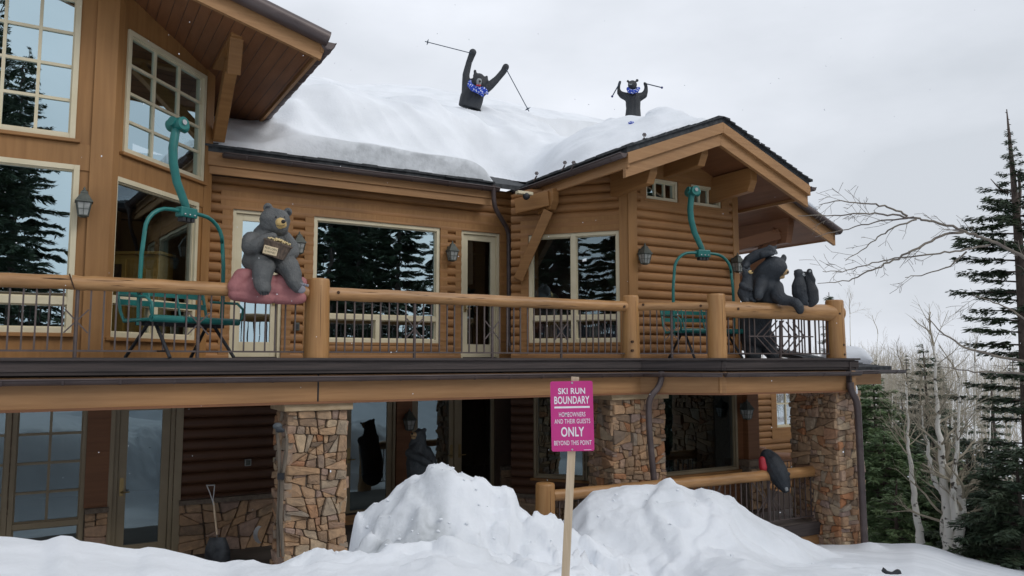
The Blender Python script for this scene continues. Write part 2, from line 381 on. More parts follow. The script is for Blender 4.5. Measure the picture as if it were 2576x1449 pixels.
window(W3,rF,lts(rF,f,[(rF[2]+f,zF-.04,2,1,1),(zF+.05,rF[3]-f,1,1,1)]),fw=f)
u3a,u3b = -6.1,W3.u(1288)
h3 = [rE,rF,rG]
wall(W3,u3a,u3b,1.6,5.12,h3,'log',M['log'])
tm = MB(); t=.062
def col(P,x0,x1,z0,z1,n=t): tm.pbox(P,P.u(x0),P.u(x1),z0,z1,-.02,n)
col(W3,497,516,1.6,5.1); 
tm.pbox(W3,W3.u(540),W3.u(1272),HZ+.003,HZ+.36,-.02,t); col(W3,545,566,1.6,HZ)
tm.pbox(W3,W3.u(566),rE[0]-.002,1.6,HZ,-.02,t-.002)
tm.pbox(W3,rE[1]+.002,W3.u(727),1.6,HZ,-.02,t); tm.pbox(W3,W3.u(757),rF[0]-.002,1.6,HZ,-.02,t)
tm.pbox(W3,rF[1]+.002,W3.u(1121),1.6,HZ,-.02,t); tm.pbox(W3,W3.u(1141),rG[0]-.002,1.6,HZ,-.02,t); tm.pbox(W3,rG[1]+.002,W3.u(1272),1.6,HZ,-.02,t)
tm.pbox(W3,rF[0]-.002,rF[1]+.002,rF[3]+.002,HZ-.0,-.02,t-.003) if rF[3]<HZ-.01 else None
tm.pbox(W3,W3.u(790),W3.u(1141),1.6,1.74,-.02,t-.004)
# ---- W4
rH = [W4.u(1332),W4.u(1563),zz(W4,(1340,862),(1560,862)),zz(W4,(1352,592),(1560,580))]
zH = zz(W4,(1345,800),(1560,801))
window(W4,rH,lts(rH,f,[(rH[2]+f,zH-.04,2,1,1),(zH+.05,rH[3]-f,2,1,1)]),fw=f,gl='glassclear')
u4b = W4.u(1583)
w4o=wall(W4,-.0,u4b,1.6,5.5,[rH],'log',M['log'])
tm.pbox(W4,W4.u(1312),rH[0]-.002,1.6,rH[3],-.02,t); tm.pbox(W4,rH[1]+.001,u4b+.04,1.6,5.2,-.02,t+.01)
tm.pbox(W4,W4.u(1312),rH[1]+.001,rH[3]+.002,rH[3]+.30,-.02,t-.002)
# ---- W5
wall(Plane((W3.P(u3b,0).x,W3.P(u3b,0).y),(-E1.x,-E1.y)),0,.75,1.6,4.8,[],'flat',M['woodv'])
z5 = zz(W5,(1627,449),(1710,459),(1743,467),(1819,476)); z5b = zz(W5,(1627,505),(1710,511),(1743,516),(1819,525))
rI = [W5.u(1627),W5.u(1709),z5b,z5]; rJ = [W5.u(1742),W5.u(1819),z5b,z5]
for r_ in (rI,rJ): window(W5,r_,[(r_[0]+.05,r_[1]-.05,r_[2]+.06,r_[3]-.05,3,1)],fw=.05,mw=.035)
u5b = W5.u(1856)
wall(W5,0,u5b,1.6,5.5,[rI,rJ],'log',M['log'])
hh = [rI,rJ]
tb = MB()
for a,b,c,d in cells(W5.u(1612),W5.u(1838),z5b-.10,z5+.42,hh): tb.pbox(W5,a,b,c,d,-.02,t)
tb.build('trim_board',M['wood'],lodge)
tm.pbox(W5,-.06,W5.u(1602),1.6,5.5,-.02,t+.012); tm.pbox(W5,W5.u(1846),u5b+.05,1.6,5.3,-.02,t+.01)
tm.build('trim_board',M['woodv'],lodge,bevel=.006)
q5 = W5.P(u5b,0); W5R = Plane((q5.x,q5.y),E1); wall(W5R,0,5.0,1.6,4.9,[],'log',M['log'])
# ---- upper floor rooms
im = MB()
def poly_slab(mb,pts,z0,z1):
    k=len(pts); vs=[(p[0],p[1],z0) for p in pts]+[(p[0],p[1],z1) for p in pts]
    mb.add(vs,[tuple(range(k-1,-1,-1)),tuple(range(k,2*k))]+[(i,(i+1)%k,k+(i+1)%k,k+i) for i in range(k)])
A = W1.P(W1.u(-420),0,-.2); B1=W1.P(c1,0,-.2); B2=W2.P(w2end,0,-.2); B3=W3.P(u3b,0,-.2); B4=W4.P(u4b,0,-.22); B5=W5.P(u5b,0,-.2)
bk = [W3.P(u5b+3.4,0,-6.5),W3.P(-11,0,-6.5)]
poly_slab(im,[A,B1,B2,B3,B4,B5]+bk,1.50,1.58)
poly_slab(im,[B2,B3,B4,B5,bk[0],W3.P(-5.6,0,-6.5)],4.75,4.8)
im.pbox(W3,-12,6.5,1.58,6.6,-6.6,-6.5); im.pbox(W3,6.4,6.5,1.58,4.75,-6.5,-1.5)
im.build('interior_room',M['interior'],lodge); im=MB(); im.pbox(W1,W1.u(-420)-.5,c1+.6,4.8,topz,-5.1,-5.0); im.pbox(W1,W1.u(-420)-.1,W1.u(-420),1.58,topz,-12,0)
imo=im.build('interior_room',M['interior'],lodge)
# ================= roofs =================
def slab4(mb,p0,p1,p2,p3,th):
    P4=[Vector(p) for p in (p0,p1,p2,p3)]; dn=Vector((0,0,-th)); mb.hexa([p+dn for p in P4]+P4)
d1=Vector((D1.x,D1.y,0)); e1=Vector((E1.x,E1.y,0)); up=Vector((0,0,1))
def gutter(pa,pb,r=.065,joints=.62,name='gutter'):
    """half-round gutter hung from pa to pb with joint bands"""
    mb=MB(); pa=Vector(pa); pb=Vector(pb); L_=(pb-pa).length; d=(pb-pa)/L_; s=d.cross(up).normalized()
    prof=[s*r*math.cos(a)-up*r*math.sin(a)*1.15 for a in [math.pi*i/10 for i in range(11)]]
    inn=[q*.86 for q in prof]
    vs=[pa+q for q in prof]+[pb+q for q in prof]+[pa+q for q in inn]+[pb+q for q in inn]; n=11
    fs=[(i,i+1,n+i+1,n+i) for i in range(n-1)]+[(2*n+i,3*n+i,3*n+i+1,2*n+i+1) for i in range(n-1)]
    fs+=[(i,2*n+i,2*n+i+1,i+1) for i in range(n-1)]+[(n+i,n+i+1,3*n+i+1,3*n+i) for i in range(n-1)]+[(0,n,3*n,2*n),(n-1,3*n-1,4*n-1,2*n-1)]
    mb.add(vs,fs,True)
    mb.tube([pa+prof[0]*1.03,pb+prof[0]*1.03],.011,6); mb.tube([pa+prof[-1]*1.03,pb+prof[-1]*1.03],.011,6)
    k=max(1,int(L_/joints))
    for i in range(k):
        t_=(i+.5)/k*L_; c=pa+d*t_
        vs=[c-d*.012+q*1.07 for q in prof]+[c+d*.012+q*1.07 for q in prof]+[c-d*.012+q*.95 for q in prof]+[c+d*.012+q*.95 for q in prof]
        mb.add(vs,fs[:10]+fs[20:40],False)
    for c in (pa,pb):
        mb.add([c]+[c+q for q in prof],[(0,i+1,i+2) for i in range(10)])
    return mb.build(name,M['bronze'],lodge,recalc=True)
def shingles(mb,p0,p1,p2,p3,rows,th=.03):
    """overlapping shingle courses from eave edge p0-p1 up to p3-p2"""
    p0,p1,p2,p3=map(Vector,(p0,p1,p2,p3))
    for i in range(rows):
        a,b=i/rows,(i+1.15)/rows
        A_,B_=p0.lerp(p3,a),p1.lerp(p2,a); C_,D_=p1.lerp(p2,min(b,1)),p0.lerp(p3,min(b,1))
        L_=(B_-A_).length; k=max(2,int(L_/.28)); r_=random.Random(i*7)
        for j in range(k):
            s,t_=j/k,(j+1)/k; h=th*(1+.7*r_.random()); o=up*h; sl=r_.uniform(-.02,.02)
            dd=(D_-A_).normalized()*sl
            q=[A_.lerp(B_,s)+dd,A_.lerp(B_,t_)+dd,D_.lerp(C_,t_),D_.lerp(C_,s)]
            mb.hexa([q[0],q[1],q[2]-up*.005,q[3]-up*.005,q[0]+o,q[1]+o,q[2]+up*.004,q[3]+up*.004])
# high prow roof over the left bay
HC = at(815,88,11.04); s_h=.285
def hr(u,v,dz=0): return HC-d1*u+e1*v+up*(s_h*u+dz)     # u up-slope, v back
mb=MB(); slab4(mb,hr(0,0,-.03),hr(0,9,-.03),hr(7.5,9,-.03),hr(7.5,0,-.03),.09); mb.build('roof',M['shingle'],lodge,recalc=True)
mb=MB(); slab4(mb,hr(.06,.06,-.20),hr(.06,9,-.20),hr(7.5,9,-.20),hr(7.5,.06,-.20),.03)
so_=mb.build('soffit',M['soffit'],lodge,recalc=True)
mb=MB()
for i in range(46):
    u_=.1+i*.155; a=hr(u_,.06,-.232); b=hr(u_,9,-.232)
    mb.bar(a,b,.005,.004)
mb.build('soffit_groove',M['black'],lodge)
mb=MB(); a,b=hr(0,.05,-.25),hr(7.5,.05,-.25); mb.bar(a,b,.07,.26,up=(0,0,1)); mb.bar(hr(.02,0,-.20),hr(.02,9,-.20),.05,.14); mb.build('fascia',M['beam'],lodge)
mb=MB(); mb.tube([hr(-.05,-.05,-.06),hr(7.5,-.05,-.06)],.115,14); mb.build('rake_edge',M['bronze'],lodge)
gutter(hr(-.06,-.06,-.10),hr(-.06,8.5,-.10),.105,.45)
# wall top of bay is trimmed to the roof underside
pn = (d1+up*s_h)  # plane through roof line: z - s_h*u = const
nrm = Vector((d1.x*s_h, d1.y*s_h, 1)).normalized(); pco = hr(0,0,-.1)
def trim_top(o,pco,nrm):
    bm=bmesh.new(); bm.from_mesh(o.data); w0=Vector(o.get('wloc',(0,0,0)))
    bmesh.ops.bisect_plane(bm,geom=bm.verts[:]+bm.edges[:]+bm.faces[:],plane_co=pco-w0,plane_no=nrm,clear_outer=True)
    bm.to_mesh(o.data); bm.free()
for o in wl+[tmo,imo]: trim_top(o,pco,nrm)
# brace & plate
def prism3(mb,pts,ax,wd):
    ax=Vector(ax).normalized()*wd/2; k=len(pts); pts=[Vector(p) for p in pts]
    mb.add([p-ax for p in pts]+[p+ax for p in pts],[tuple(range(k)),tuple(range(2*k-1,k-1,-1))]+[(i,k+i,k+(i+1)%k,(i+1)%k) for i in range(k)])
def bracket(mb,pe,length,top,ax=d1,dirv=e1,wd=.17,dep=.5,drop=.0):
    """outrigger: polygon in the (dirv,up) plane; pe = point under the outer end, z=top"""
    P0=Vector((pe[0],pe[1],top)); b=-dirv
    pts=[P0,P0-up*.26,P0+dirv*.10-up*dep,P0+dirv*length-up*(dep+.05),P0+dirv*length]
    prism3(mb,pts,ax,wd)
mb=MB()
pA=at(599,42,11.2); pB=at(586,185,11.6); mb.bar(pA,pB,.2,.16,up=e1)
mb.bar(at(584,150,12.0),at(549,350,12.95),.19,.2,up=e1); mb.bar(pA+e1*.0-up*.15,pA+e1*1.6-up*.15,.18,.3)
mb.build('roof_bracket',M['wood'],lodge,bevel=.012,recalc=True)
# roof over the recess (W3)
HE=3.585; RO=lineplane(15.78)
ev0=RO.P(RO.u(540),DZ+HE); ev1=RO.P(RO.u(1242),DZ+HE); sl=.39
def r3(p,v,dz=0): return Vector(p)+e1*v+up*(sl*v+dz)
ev0b=ev0-d1*.6
mb=MB(); slab4(mb,r3(ev0b,0),r3(ev1+d1*3.5,0),r3(ev1+d1*3.5,7),r3(ev0b,7),.10)
G1=at(1577,358,12.87); G1.z=DZ+HE
WHW=2.25; WR=4.62
def g(u,v,dz=0):
    r_=sl*u if u<=WHW else sl*(2*WHW-u)
    return G1+d1*u+e1*v+up*(r_+dz)
slab4(mb,g(0,0),g(WHW,0),g(WHW,10),g(0,10),.10); slab4(mb,g(WHW,0),g(WR,0),g(WR,10),g(WHW,10),.10)
a_=ev0b+d1*1; slab4(mb,r3(a_,4.0,-.01),r3(ev0b+d1*13,4.0,-.01),r3(ev0b+d1*13,9.6,-.01),r3(a_,9.6,-.01),.10)
mb.build('roof',M['shingle'],lodge,recalc=True)
mb=MB(); shingles(mb,r3(ev0b,-.05,.0),r3(ev1,-.05,.0),r3(ev1,1.2),r3(ev0b,1.2),7)
mb.build('shingles',M['shingle'],lodge,recalc=True); mb=MB(); shingles(mb,g(-.06,3.2),g(-.06,-.06),g(WHW,-.06),g(WHW,3.2),16); shingles(mb,g(WR+.05,-.06),g(WR+.05,4),g(WHW,4),g(WHW,-.06),16)
mb.build('shingles',M['shingle'],lodge,recalc=True)
# remove r3 overhang right of the valley: drop under gable roof is hidden
fm=MB()
fm.bar(r3(ev0b,.03,-.22),r3(ev1,.03,-.22),.05,.24)          # eave fascia
fm.bar(r3(ev0b,.06,-.42),r3(ev1,.06,-.42),.04,.14)
# side eave of gable, from valley to G1 corner
vlen=(Vector((ev1.x,ev1.y))-Vector((G1.x,G1.y))).length
fm.bar(g(.03,0,-.24),g(.03,vlen+.2,-.24),.05,.26)
# rake boards, two stepped layers
for (ua,ub) in ((0,WHW),(WR,WHW)):
    s_=1 if ua<ub else -1
    a0,a1=g(ua,.0,-.0),g(ub,.0,-.0)
    for n0,n1,t0,t1 in ((-.03,.04,.10,.30),(.04,.12,.28,.52)):
        pts=[a0-up*t0+e1*n0,a1-up*t0+e1*n0,a1-up*t1+e1*n0,a0-up*t1+e1*n0]
        q=[p+e1*(n1-n0) for p in pts]
        fm.hexa([pts[3],pts[2],q[2],q[3],pts[0],pts[1],q[1],q[0]])
fm.bar(g(WR-.03,.05,-.24),g(WR-.03,4,-.24),.05,.26)
fm.build('fascia',M['beam'],lodge,recalc=True,bevel=.008)
# soffits
sm=MB(); slab4(sm,g(.05,.1,-.30),g(WHW,.1,-.30),g(WHW,5,-.30),g(.05,5,-.30),.02); slab4(sm,g(WHW,.1,-.30),g(WR-.05,.1,-.30),g(WR-.05,5,-.30),g(WHW,5,-.30),.02)
slab4(sm,r3(ev0b,.05,-.36),r3(ev1,.05,-.36),r3(ev1,.9,-.5),r3(ev0b,.9,-.5),.02)
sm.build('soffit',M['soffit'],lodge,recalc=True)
gutter(r3(ev0,-.10,-.09),r3(ev1+d1*.05,-.10,-.09),.07,.75)
gutter(g(-.08,-.02,-.09),g(-.08,vlen-.0,-.09),.07,.55)
gutter(g(WR+.08,-.05,-.09),g(WR+.08,5,-.09),.07,.6)
# outriggers under the gable
bm_=MB()
for px,py in ((1668,385),(1797,338),(1922,415)):
    RK=Plane((G1.x,G1.y),D1); u_=RK.u(px,py)
    rise=sl*u_ if u_<=WHW else sl*(2*WHW-u_)
    pe=G1+d1*u_+e1*.25; bracket(bm_,pe,1.15,G1.z+rise-.33,dep=.46)
u_=Plane((G1.x,G1.y),D1)
bm_.build('roof_bracket',M['wood'],lodge,bevel=.012,recalc=True)
bm_=MB()
pt=at(1398,480,14.72); bracket(bm_,(pt.x,pt.y),.5,DZ+HE-.30,dep=.40,wd=.15,ax=D1.to_3d(),dirv=Vector((-.55,.83,0)))
bm_.bar(at(1380,530,14.85),at(1304,702,15.22),.19,.16,up=(0,1,0)); bm_.bar(at(1384,500,14.8),at(1300,520,15.2),.15,.3)
bm_.build('roof_bracket',M['wood'],lodge,bevel=.012,recalc=True)
trim_top(w4o,g(0,0,-.13),Vector((-d1.x*sl,-d1.y*sl,1)).normalized())
# second, farther gable on the right with its brace
FE=at(2100,570,20.96)
def g2(u,v,dz=0): return FE-d1*u+e1*v+up*(sl*u+dz)
mb=MB(); slab4(mb,g2(-.05,-.05),g2(-.05,6),g2(3.2,6),g2(3.2,-.05),.12); mb.build('roof',M['shingle'],lodge,recalc=True)
mb=MB()
a0,a1=g2(0,0),g2(3.2,0)
pts=[a0-up*.14,a1-up*.14,a1-up*.52,a0-up*.52]; q=[p+e1*.08 for p in pts]; mb.hexa([pts[3],pts[2],q[2],q[3],pts[0],pts[1],q[1],q[0]])
mb.bar(g2(.05,.0,-.28),g2(.05,6,-.28),.05,.24); mb.build('fascia',M['beam'],lodge,recalc=True)
mb=MB(); slab4(mb,g2(.05,.1,-.36),g2(.05,6,-.36),g2(3.2,6,-.36),g2(3.2,.1,-.36),.02); mb.build('soffit',M['soffit'],lodge,recalc=True)
mb=MB(); mb.tube([g2(-.1,-.08,-.1),g2(3.2,-.08,-.1)],.10,10); mb.tube([g2(-.1,-.08,-.1),g2(-.1,1.0,-.1)],.08,10); mb.build('rake_edge',M['bronze'],lodge)
mb=MB()
pe=at(1990,548,20.6); bracket(mb,pe,5,pe.z+.08,wd=.22,dep=.75)
mb.bar(at(1958,580,20.9),at(1858,720,21.8),.3,.34,up=(0,1,0)); mb.bar(at(1960,590,20.9),at(1830,625,21.2),.3,.3)
mb.build('roof_bracket',M['soffit'],lodge,bevel=.01,recalc=True)
# eave lights, small round eyelets on soffit; camera dome under the eave
tg=thing('security_camera',at(1319,490,14.7),'small white and black dome camera under the eave beside the downspout','camera')
mb=MB(); c=at(1319,486,14.7); mb.bar(c-d1*.17,c+d1*.17,.12,.06); mb.build('mount',M['cream'],tg,bevel=.01)
mb=MB(); mb.ball(at(1324,494,14.68),.07,3); mb.build('dome',M['black'],tg)
# ================= deck =================
OUT=.13
def RP(px,n=0,z=0): return RAIL.P(RAIL.u(px),z,n)
pa=RAIL.P(RAIL.u(-420),0,OUT); pb=RAIL.P(RAIL.u(1600),0,OUT); uR=R3.u(2136); pd=R3.P(uR,0,OUT); pc=R3.P(0,0,OUT)
pe_=pd+Vector((e1.x,e1.y,0))*6.5
mb=MB(); poly_slab(mb,[pa,pb,pc,pd,pe_,W3.P(6,0,-6),W3.P(-13,0,-6),W1.P(W1.u(-420),0,-1)],DZ-.10,DZ); mb.build('deck_floor',M['decktop'],lodge)
mb=MB()
def edge(mb,pts,z,wd,ht,nout):
    for a,b in zip(pts,pts[1:]):
        a=Vector(a);b=Vector(b);d=(b-a).normalized();n=Vector((d.y,-d.x,0)); a=a+n*nout;b=b+n*nout
        a.z=b.z=z; mb.bar(a-d*.03,b+d*.06,wd,ht)
E=[pa,pb,pc,pd,pe_]
edge(mb,E,DZ+.0,.05,.035,.05); edge(mb,E,DZ-.085,.04,.12,.012); edge(mb,E,DZ-.165,.03,.045,-.0)
mb.build('deck_edge_board',M['blackwood'],lodge)
mb=MB(); edge(mb,E,DZ-.40,.10,.38,-.09)
mb.build('deck_beam',M['beam'],lodge,bevel=.01)
mb=MB(); edge(mb,E,DZ-.30,.04,.50,-.17); mb.build('rim_joist',M['blackwood'],lodge)
mb=MB()
for px in (797,): 
    a=RP(px,OUT-.036,DZ-.59); mb.bar(a,a+up*.38,.008,.02)
mb.build('beam_joint',M['black'],lodge)
gz=DZ-.235
ends=[pa,pb,pc,pd]
for a,b in zip(ends,ends[1:]):
    a=Vector(a);b=Vector(b);d=(b-a).normalized();n=Vector((d.y,-d.x,0))*.065; a=a+n;b=b+n; a.z=b.z=gz
    if b.x>pd.x-.5: b=b+d*.05
    gutter(a,b,.058,.58)
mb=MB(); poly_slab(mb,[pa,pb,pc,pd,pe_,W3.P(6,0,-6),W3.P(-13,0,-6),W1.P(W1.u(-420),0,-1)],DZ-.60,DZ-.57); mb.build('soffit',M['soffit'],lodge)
# lower side roof beyond the deck corner
lr=at(2262,933,15.6); lr.z=DZ-.22
dd=(Vector((pd.x,pd.y,0))-Vector((lr.x,lr.y,0))); 
mb=MB(); a=Vector((pd.x,pd.y,DZ-.17))+e1*.3; b=Vector((lr.x-.15,lr.y,DZ-.17))
slab4(mb,a,b,b+e1*4-d1*.6+up*.5,a+e1*4+up*.9,.06)
shingles(mb,a,b,b+e1*4-d1*.6+up*.5,a+e1*4+up*.9,14,.02)
mb.build('roof',M['shingle'],lodge,recalc=True)
mb=MB(); mb.bar(a-up*.22+e1*.1-d1*.2,b-up*.22+e1*.1-d1*.25,.06,.2); mb.build('fascia',M['beam'],lodge)
gutter(a-up*.05-e1*.1,b+d1*.25-up*.05-e1*.1,.055,.6)
lroof=(a,b)
# ================= railings =================
def log_tube(mb,a,b,r0,r1,seg=18,n=14,seed=0,wob=.012):
    a=Vector(a);b=Vector(b);pts=[];rs=[];r_=random.Random(seed)
    for i in range(n+1):
        t_=i/n; pts.append(a.lerp(b,t_)+Vector((0,0,r_.uniform(-wob,wob)*.4))); rs.append((r0+(r1-r0)*t_)*(1+r_.uniform(-wob,wob)*1.5))
    mb.tube(pts,rs,seg)
urail=thing('deck_railing',RP(800,0,DZ),'upper deck railing of honey coloured logs with brown iron balusters','railing')
def post(px,P,n,r,ztop,zbot,par,m='railv',name='post'):
    u_=P.u(px); mb=MB(); a=P.P(u_,zbot,n); b=P.P(u_,ztop,n)
    pr=[(r*1.06,0),(r*1.02,(ztop-zbot)*.5),(r*.98,(ztop-zbot)-.035),(r*.93,(ztop-zbot)-.008),(r*.86,ztop-zbot),(0.001,ztop-zbot+.002)]
    mb.lathe(a,pr,26); o=mb.build(name,M[m],par)
    k=MB(); k.tube([P.P(u_,ztop-.10,n+r*.985),P.P(u_,ztop-.45,n+r*1.0),P.P(u_+.005,zbot+.2,n+r*1.03)],[.0015,.004,.0015],5); k.build('crack',M['crack'],o)
    return o
M['crack']=mat('dark_wood_crack',(.06,.03,.015),.9)
zr=lambda P,px,y: P.hit(px,y)[1]
R='rail'
mb=MB()
zt=DZ+.985; 
log_tube(mb,RAIL.P(RAIL.u(-400),DZ+.90),RAIL.P(RAIL.u(168),DZ+.905),.088,.085,seed=1,n=20)
mb.build('rail',M[R],urail)
mb=MB(); log_tube(mb,RAIL.P(RAIL.u(169),DZ+.905),RAIL.P(RAIL.u(785),DZ+.905),.087,.090,seed=2,n=24); mb.build('rail',M[R],urail)
mb=MB(); mb.bar(RAIL.P(RAIL.u(163),DZ+1.0,.088),RAIL.P(RAIL.u(178),DZ+.82,.09),.012,.01,up=(0,1,0)); mb.build('rail_joint',M['crack'],urail)
mb=MB(); log_tube(mb,RAIL.P(RAIL.u(812),DZ+.905),RAIL.P(RAIL.u(1590),DZ+.905),.092,.088,seed=3,n=30); mb.build('rail',M[R],urail)
mb=MB(); log_tube(mb,R2.P(R2.u(1585),DZ+.905),R2.P(R2.u(1800),DZ+.905),.070,.070,seed=4); mb.build('rail',M[R],urail)
mb=MB(); log_tube(mb,R3.P(R3.u(1812),DZ+.85),R3.P(R3.u(2116),DZ+.85),.138,.150,seed=5,n=18,seg=22); mb.build('rail',M[R],urail)
post(795,RAIL,.0,.165,DZ+1.105,DZ,urail); post(1588,RAIL,0,.145,DZ+1.10,DZ,urail); post(1805,R3,0,.155,DZ+1.11,DZ,urail); post(2104,R3,0,.165,DZ+1.09,DZ,urail)
for P,px,y,n in ((RAIL,846,737,.09),(RAIL,1562,772,.09),(R2,1618,767,.07),(R2,1762,770,.07),(R3,1843,778,.14),(R3,2096,790,.15),(R3,2104,868,.165),(R3,2106,892,.165),(RAIL,1578,860,.145),(RAIL,1578,882,.145)):
    pl=MB(); u_,z_=P.hit(px,y); pl.tube([P.P(u_,z_,n-.03),P.P(u_,z_,n+.012)],.022,10); pl.build('knot_plug',M['crack'],urail)
def balus(P,pxs,n=0,r=.0085,z0=DZ+.1,z1=DZ+.86,par=urail):
    for px in pxs:
        mb=MB(); u_=P.u(px); mb.bar(P.P(u_,z0,n),P.P(u_,z1,n),.019,.019,up=(P.n.x,P.n.y,0)); mb.build('baluster',M['iron'],par)
def ironpost(P,px,n=0,z0=DZ,z1=DZ+.86,par=urail,arm=.125,r=.036):
    mb=MB(); u_=P.u(px); mb.tube([P.P(u_,z0,n),P.P(u_,z1,n)],r*.62,10); mb.build('iron_post',M['iron'],par)
    mb=MB(); zc=z0+.45
    for s in (-1,1):
        for q in (-1,1): mb.bar(P.P(u_,zc,n),P.P(u_+s*arm,zc+q*.14,n),.016,.016,up=(P.n.x,P.n.y,0))
    mb.build('cross_brace',M['iron'],par)
def zl(z,o): return [o+v/3 for v in z]
b1=zl([45,150,250,350,455,665,765,860,955,1047,1140,1225,1310,1395,1580,1665,1755,1835,1915,1995,2070,2145,2220],0)
b2=[845]+zl([22,92,158,225,290,355,418,482,615,675,737,795,850,907,963,1020,1077,1193,1250,1300,1350,1405,1453,1500,1550,1607,1707,1755,1803,1850,1900,1942,1990,2035,2080],859)
balus(RAIL,b1); balus(RAIL,b2)
balus(RAIL,[-28,-62,-96])
for px in (187,496,1042,1238,1412): ironpost(RAIL,px)
balus(R2,zl([2285,2335,2385,2440,2545],859)+[1727,1745,1763,1779]); ironpost(R2,1691)
balus(R3,[1834,1847,1861,1874,1887,1900]+[2053,2063,2074,2085]+[1999,2012,2026,2040,1986])
mb=MB()
for P,a,b in ((RAIL,-400,790),(RAIL,810,1575),(R2,1600,1795),(R3,1818,2098)):
    mb.bar(P.P(P.u(a),DZ+.098,0),P.P(P.u(b),DZ+.098,0),.03,.022)
mb.build('bottom_rail',M['iron'],urail)
rk=random.Random(14)
for P,xa,xb,n_ in ((RAIL,10,780,.088),(RAIL,830,1560,.09),(R3,1840,2090,.14)):
    for i in range(9):
        px=rk.uniform(xa,xb); u_=P.u(px); L_=rk.uniform(.12,.5); an=rk.uniform(-.6,.9); zc_=DZ+(.905 if P is RAIL else .85)+math.sin(an)*n_; nn=math.cos(an)*n_+.001
        mb=MB(); mb.tube([P.P(u_,zc_,nn),P.P(u_+L_/2,zc_+rk.uniform(-.006,.006),nn),P.P(u_+L_,zc_+rk.uniform(-.01,.01),nn-.003)],[.0008,.0035,.0006],5); mb.build('crack',M['crack'],urail)
# chevron lattice panel between the two right posts
mb=MB(); q=lambda zx,zy: R3.P(R3.hit(1827.3+zx*.2205,600.6+zy*.2205)[0],R3.hit(1827.3+zx*.2205,600.6+zy*.2205)[1],.01)
mb.bar(q(250,1112),q(985,1118),.02,.022)
for vx in (335,410,485):
    for dy,ty in ((-1,935),(1,1310)): mb.bar(q(vx,1115),q(vx+abs(ty-1115)*.92,ty),.018,.018,up=(R3.n.x,R3.n.y,0))
for vx in (735,810,885):
    for dy,ty in ((-1,950),(1,1310)): mb.bar(q(vx,1115),q(vx-abs(ty-1115)*.80,ty),.018,.018,up=(R3.n.x,R3.n.y,0))
mb.bar(q(612,935),q(612,1375),.035,.035,up=(R3.n.x,R3.n.y,0))
mb.build('lattice_panel',M['iron'],urail)
# east side railing running back from the corner
srail=thing('deck_railing',RE.P(0,DZ),'side railing running back from the corner log post at the right end of the deck','railing')
mb=MB(); log_tube(mb,RE.P(.1,DZ+.88,-.12),RE.P(5.6,DZ+.88,-.12),.085,.085,seed=6,n=20); mb.build('rail',M[R],srail)
for i in range(34):
    mb=MB(); u_=.35+i*.155; mb.bar(RE.P(u_,DZ+.1,-.12),RE.P(u_,DZ+.84,-.12),.019,.019,up=(RE.n.x,RE.n.y,0)); mb.build('baluster',M['iron'],srail)
mb=MB(); mb.bar(RE.P(0.1,DZ+.1,-.12),RE.P(5.6,DZ+.1,-.12),.03,.022); mb.build('bottom_rail',M['iron'],srail)
for u_ in (1.9,5.6):
    mb=MB(); mb.lathe(RE.P(u_,DZ,-.12),[(.15,0),(.14,.95),(.12,1.02),(.001,1.03)],20); mb.build('post',M['railv'],srail)
# ================= lower storey =================
FL=-1.4
zc1=DZ-.58
zdo=FL+.06
def lw(P,px0,px1,holes,style='log',m='darklog',z0=FL+.92): wall(P,P.u(px0),P.u(px1),z0,zc1,holes,style,M[m])
ol='olive'
# L1 openings
rK=[L1.u(-330),L1.u(41),L1.hit(30,1325)[1],zc1-.10]; rL=[L1.u(41),L1.u(225),rK[2],zc1-.10]
zK=L1.hit(140,1213)[1]; zK2=L1.hit(140,1114)[1]; zlow=rK[2]
H=.31*0
gy=(zK2-zK)
rr=[L1.u(41),L1.u(230),FL+.12,zc1-.02]
def paned(P,r,split,nx,ny):
    ff=.065
    return window(P,r,[(r[0]+ff,r[1]-ff,r[2]+ff,split-.05,1,1),(r[0]+ff,r[1]-ff,split+.03,r[3]-ff,nx,ny)],fr=ol,gl='glassdark',fw=ff,mw=.035,sill=False)
paned(L1,rr,zlow,2,4); rr2=[L1.u(-330),L1.u(40),FL+.12,zc1-.02]; paned(L1,rr2,zlow,4,4)
rM=[L1.u(298),L1.u(447),FL+.02,zc1-.02]; door(L1,rM,ol,'glassdark',1,bot=.2)
rM2=[L1.u(447),L1.u(461),FL+.02,zc1-.02]
mb=MB(); mb.pbox(L1,rM[1]+.002,rM2[1]+.03,FL,zc1,-.1,.085); mb.pbox(L1,L1.u(286),rM[0]-.002,FL,zc1,-.1,.085); mb.build('trim_board',M[ol],lodge,bevel=.004)
hL=[rr,rr2,rM]
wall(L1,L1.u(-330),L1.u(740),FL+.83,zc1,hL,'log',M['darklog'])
mb=MB(); mb.pbox(L1,L1.u(228),L1.u(286.5),FL+.83,zc1,-.02,.075); mb.build('trim_board',M['soffit'],lodge)
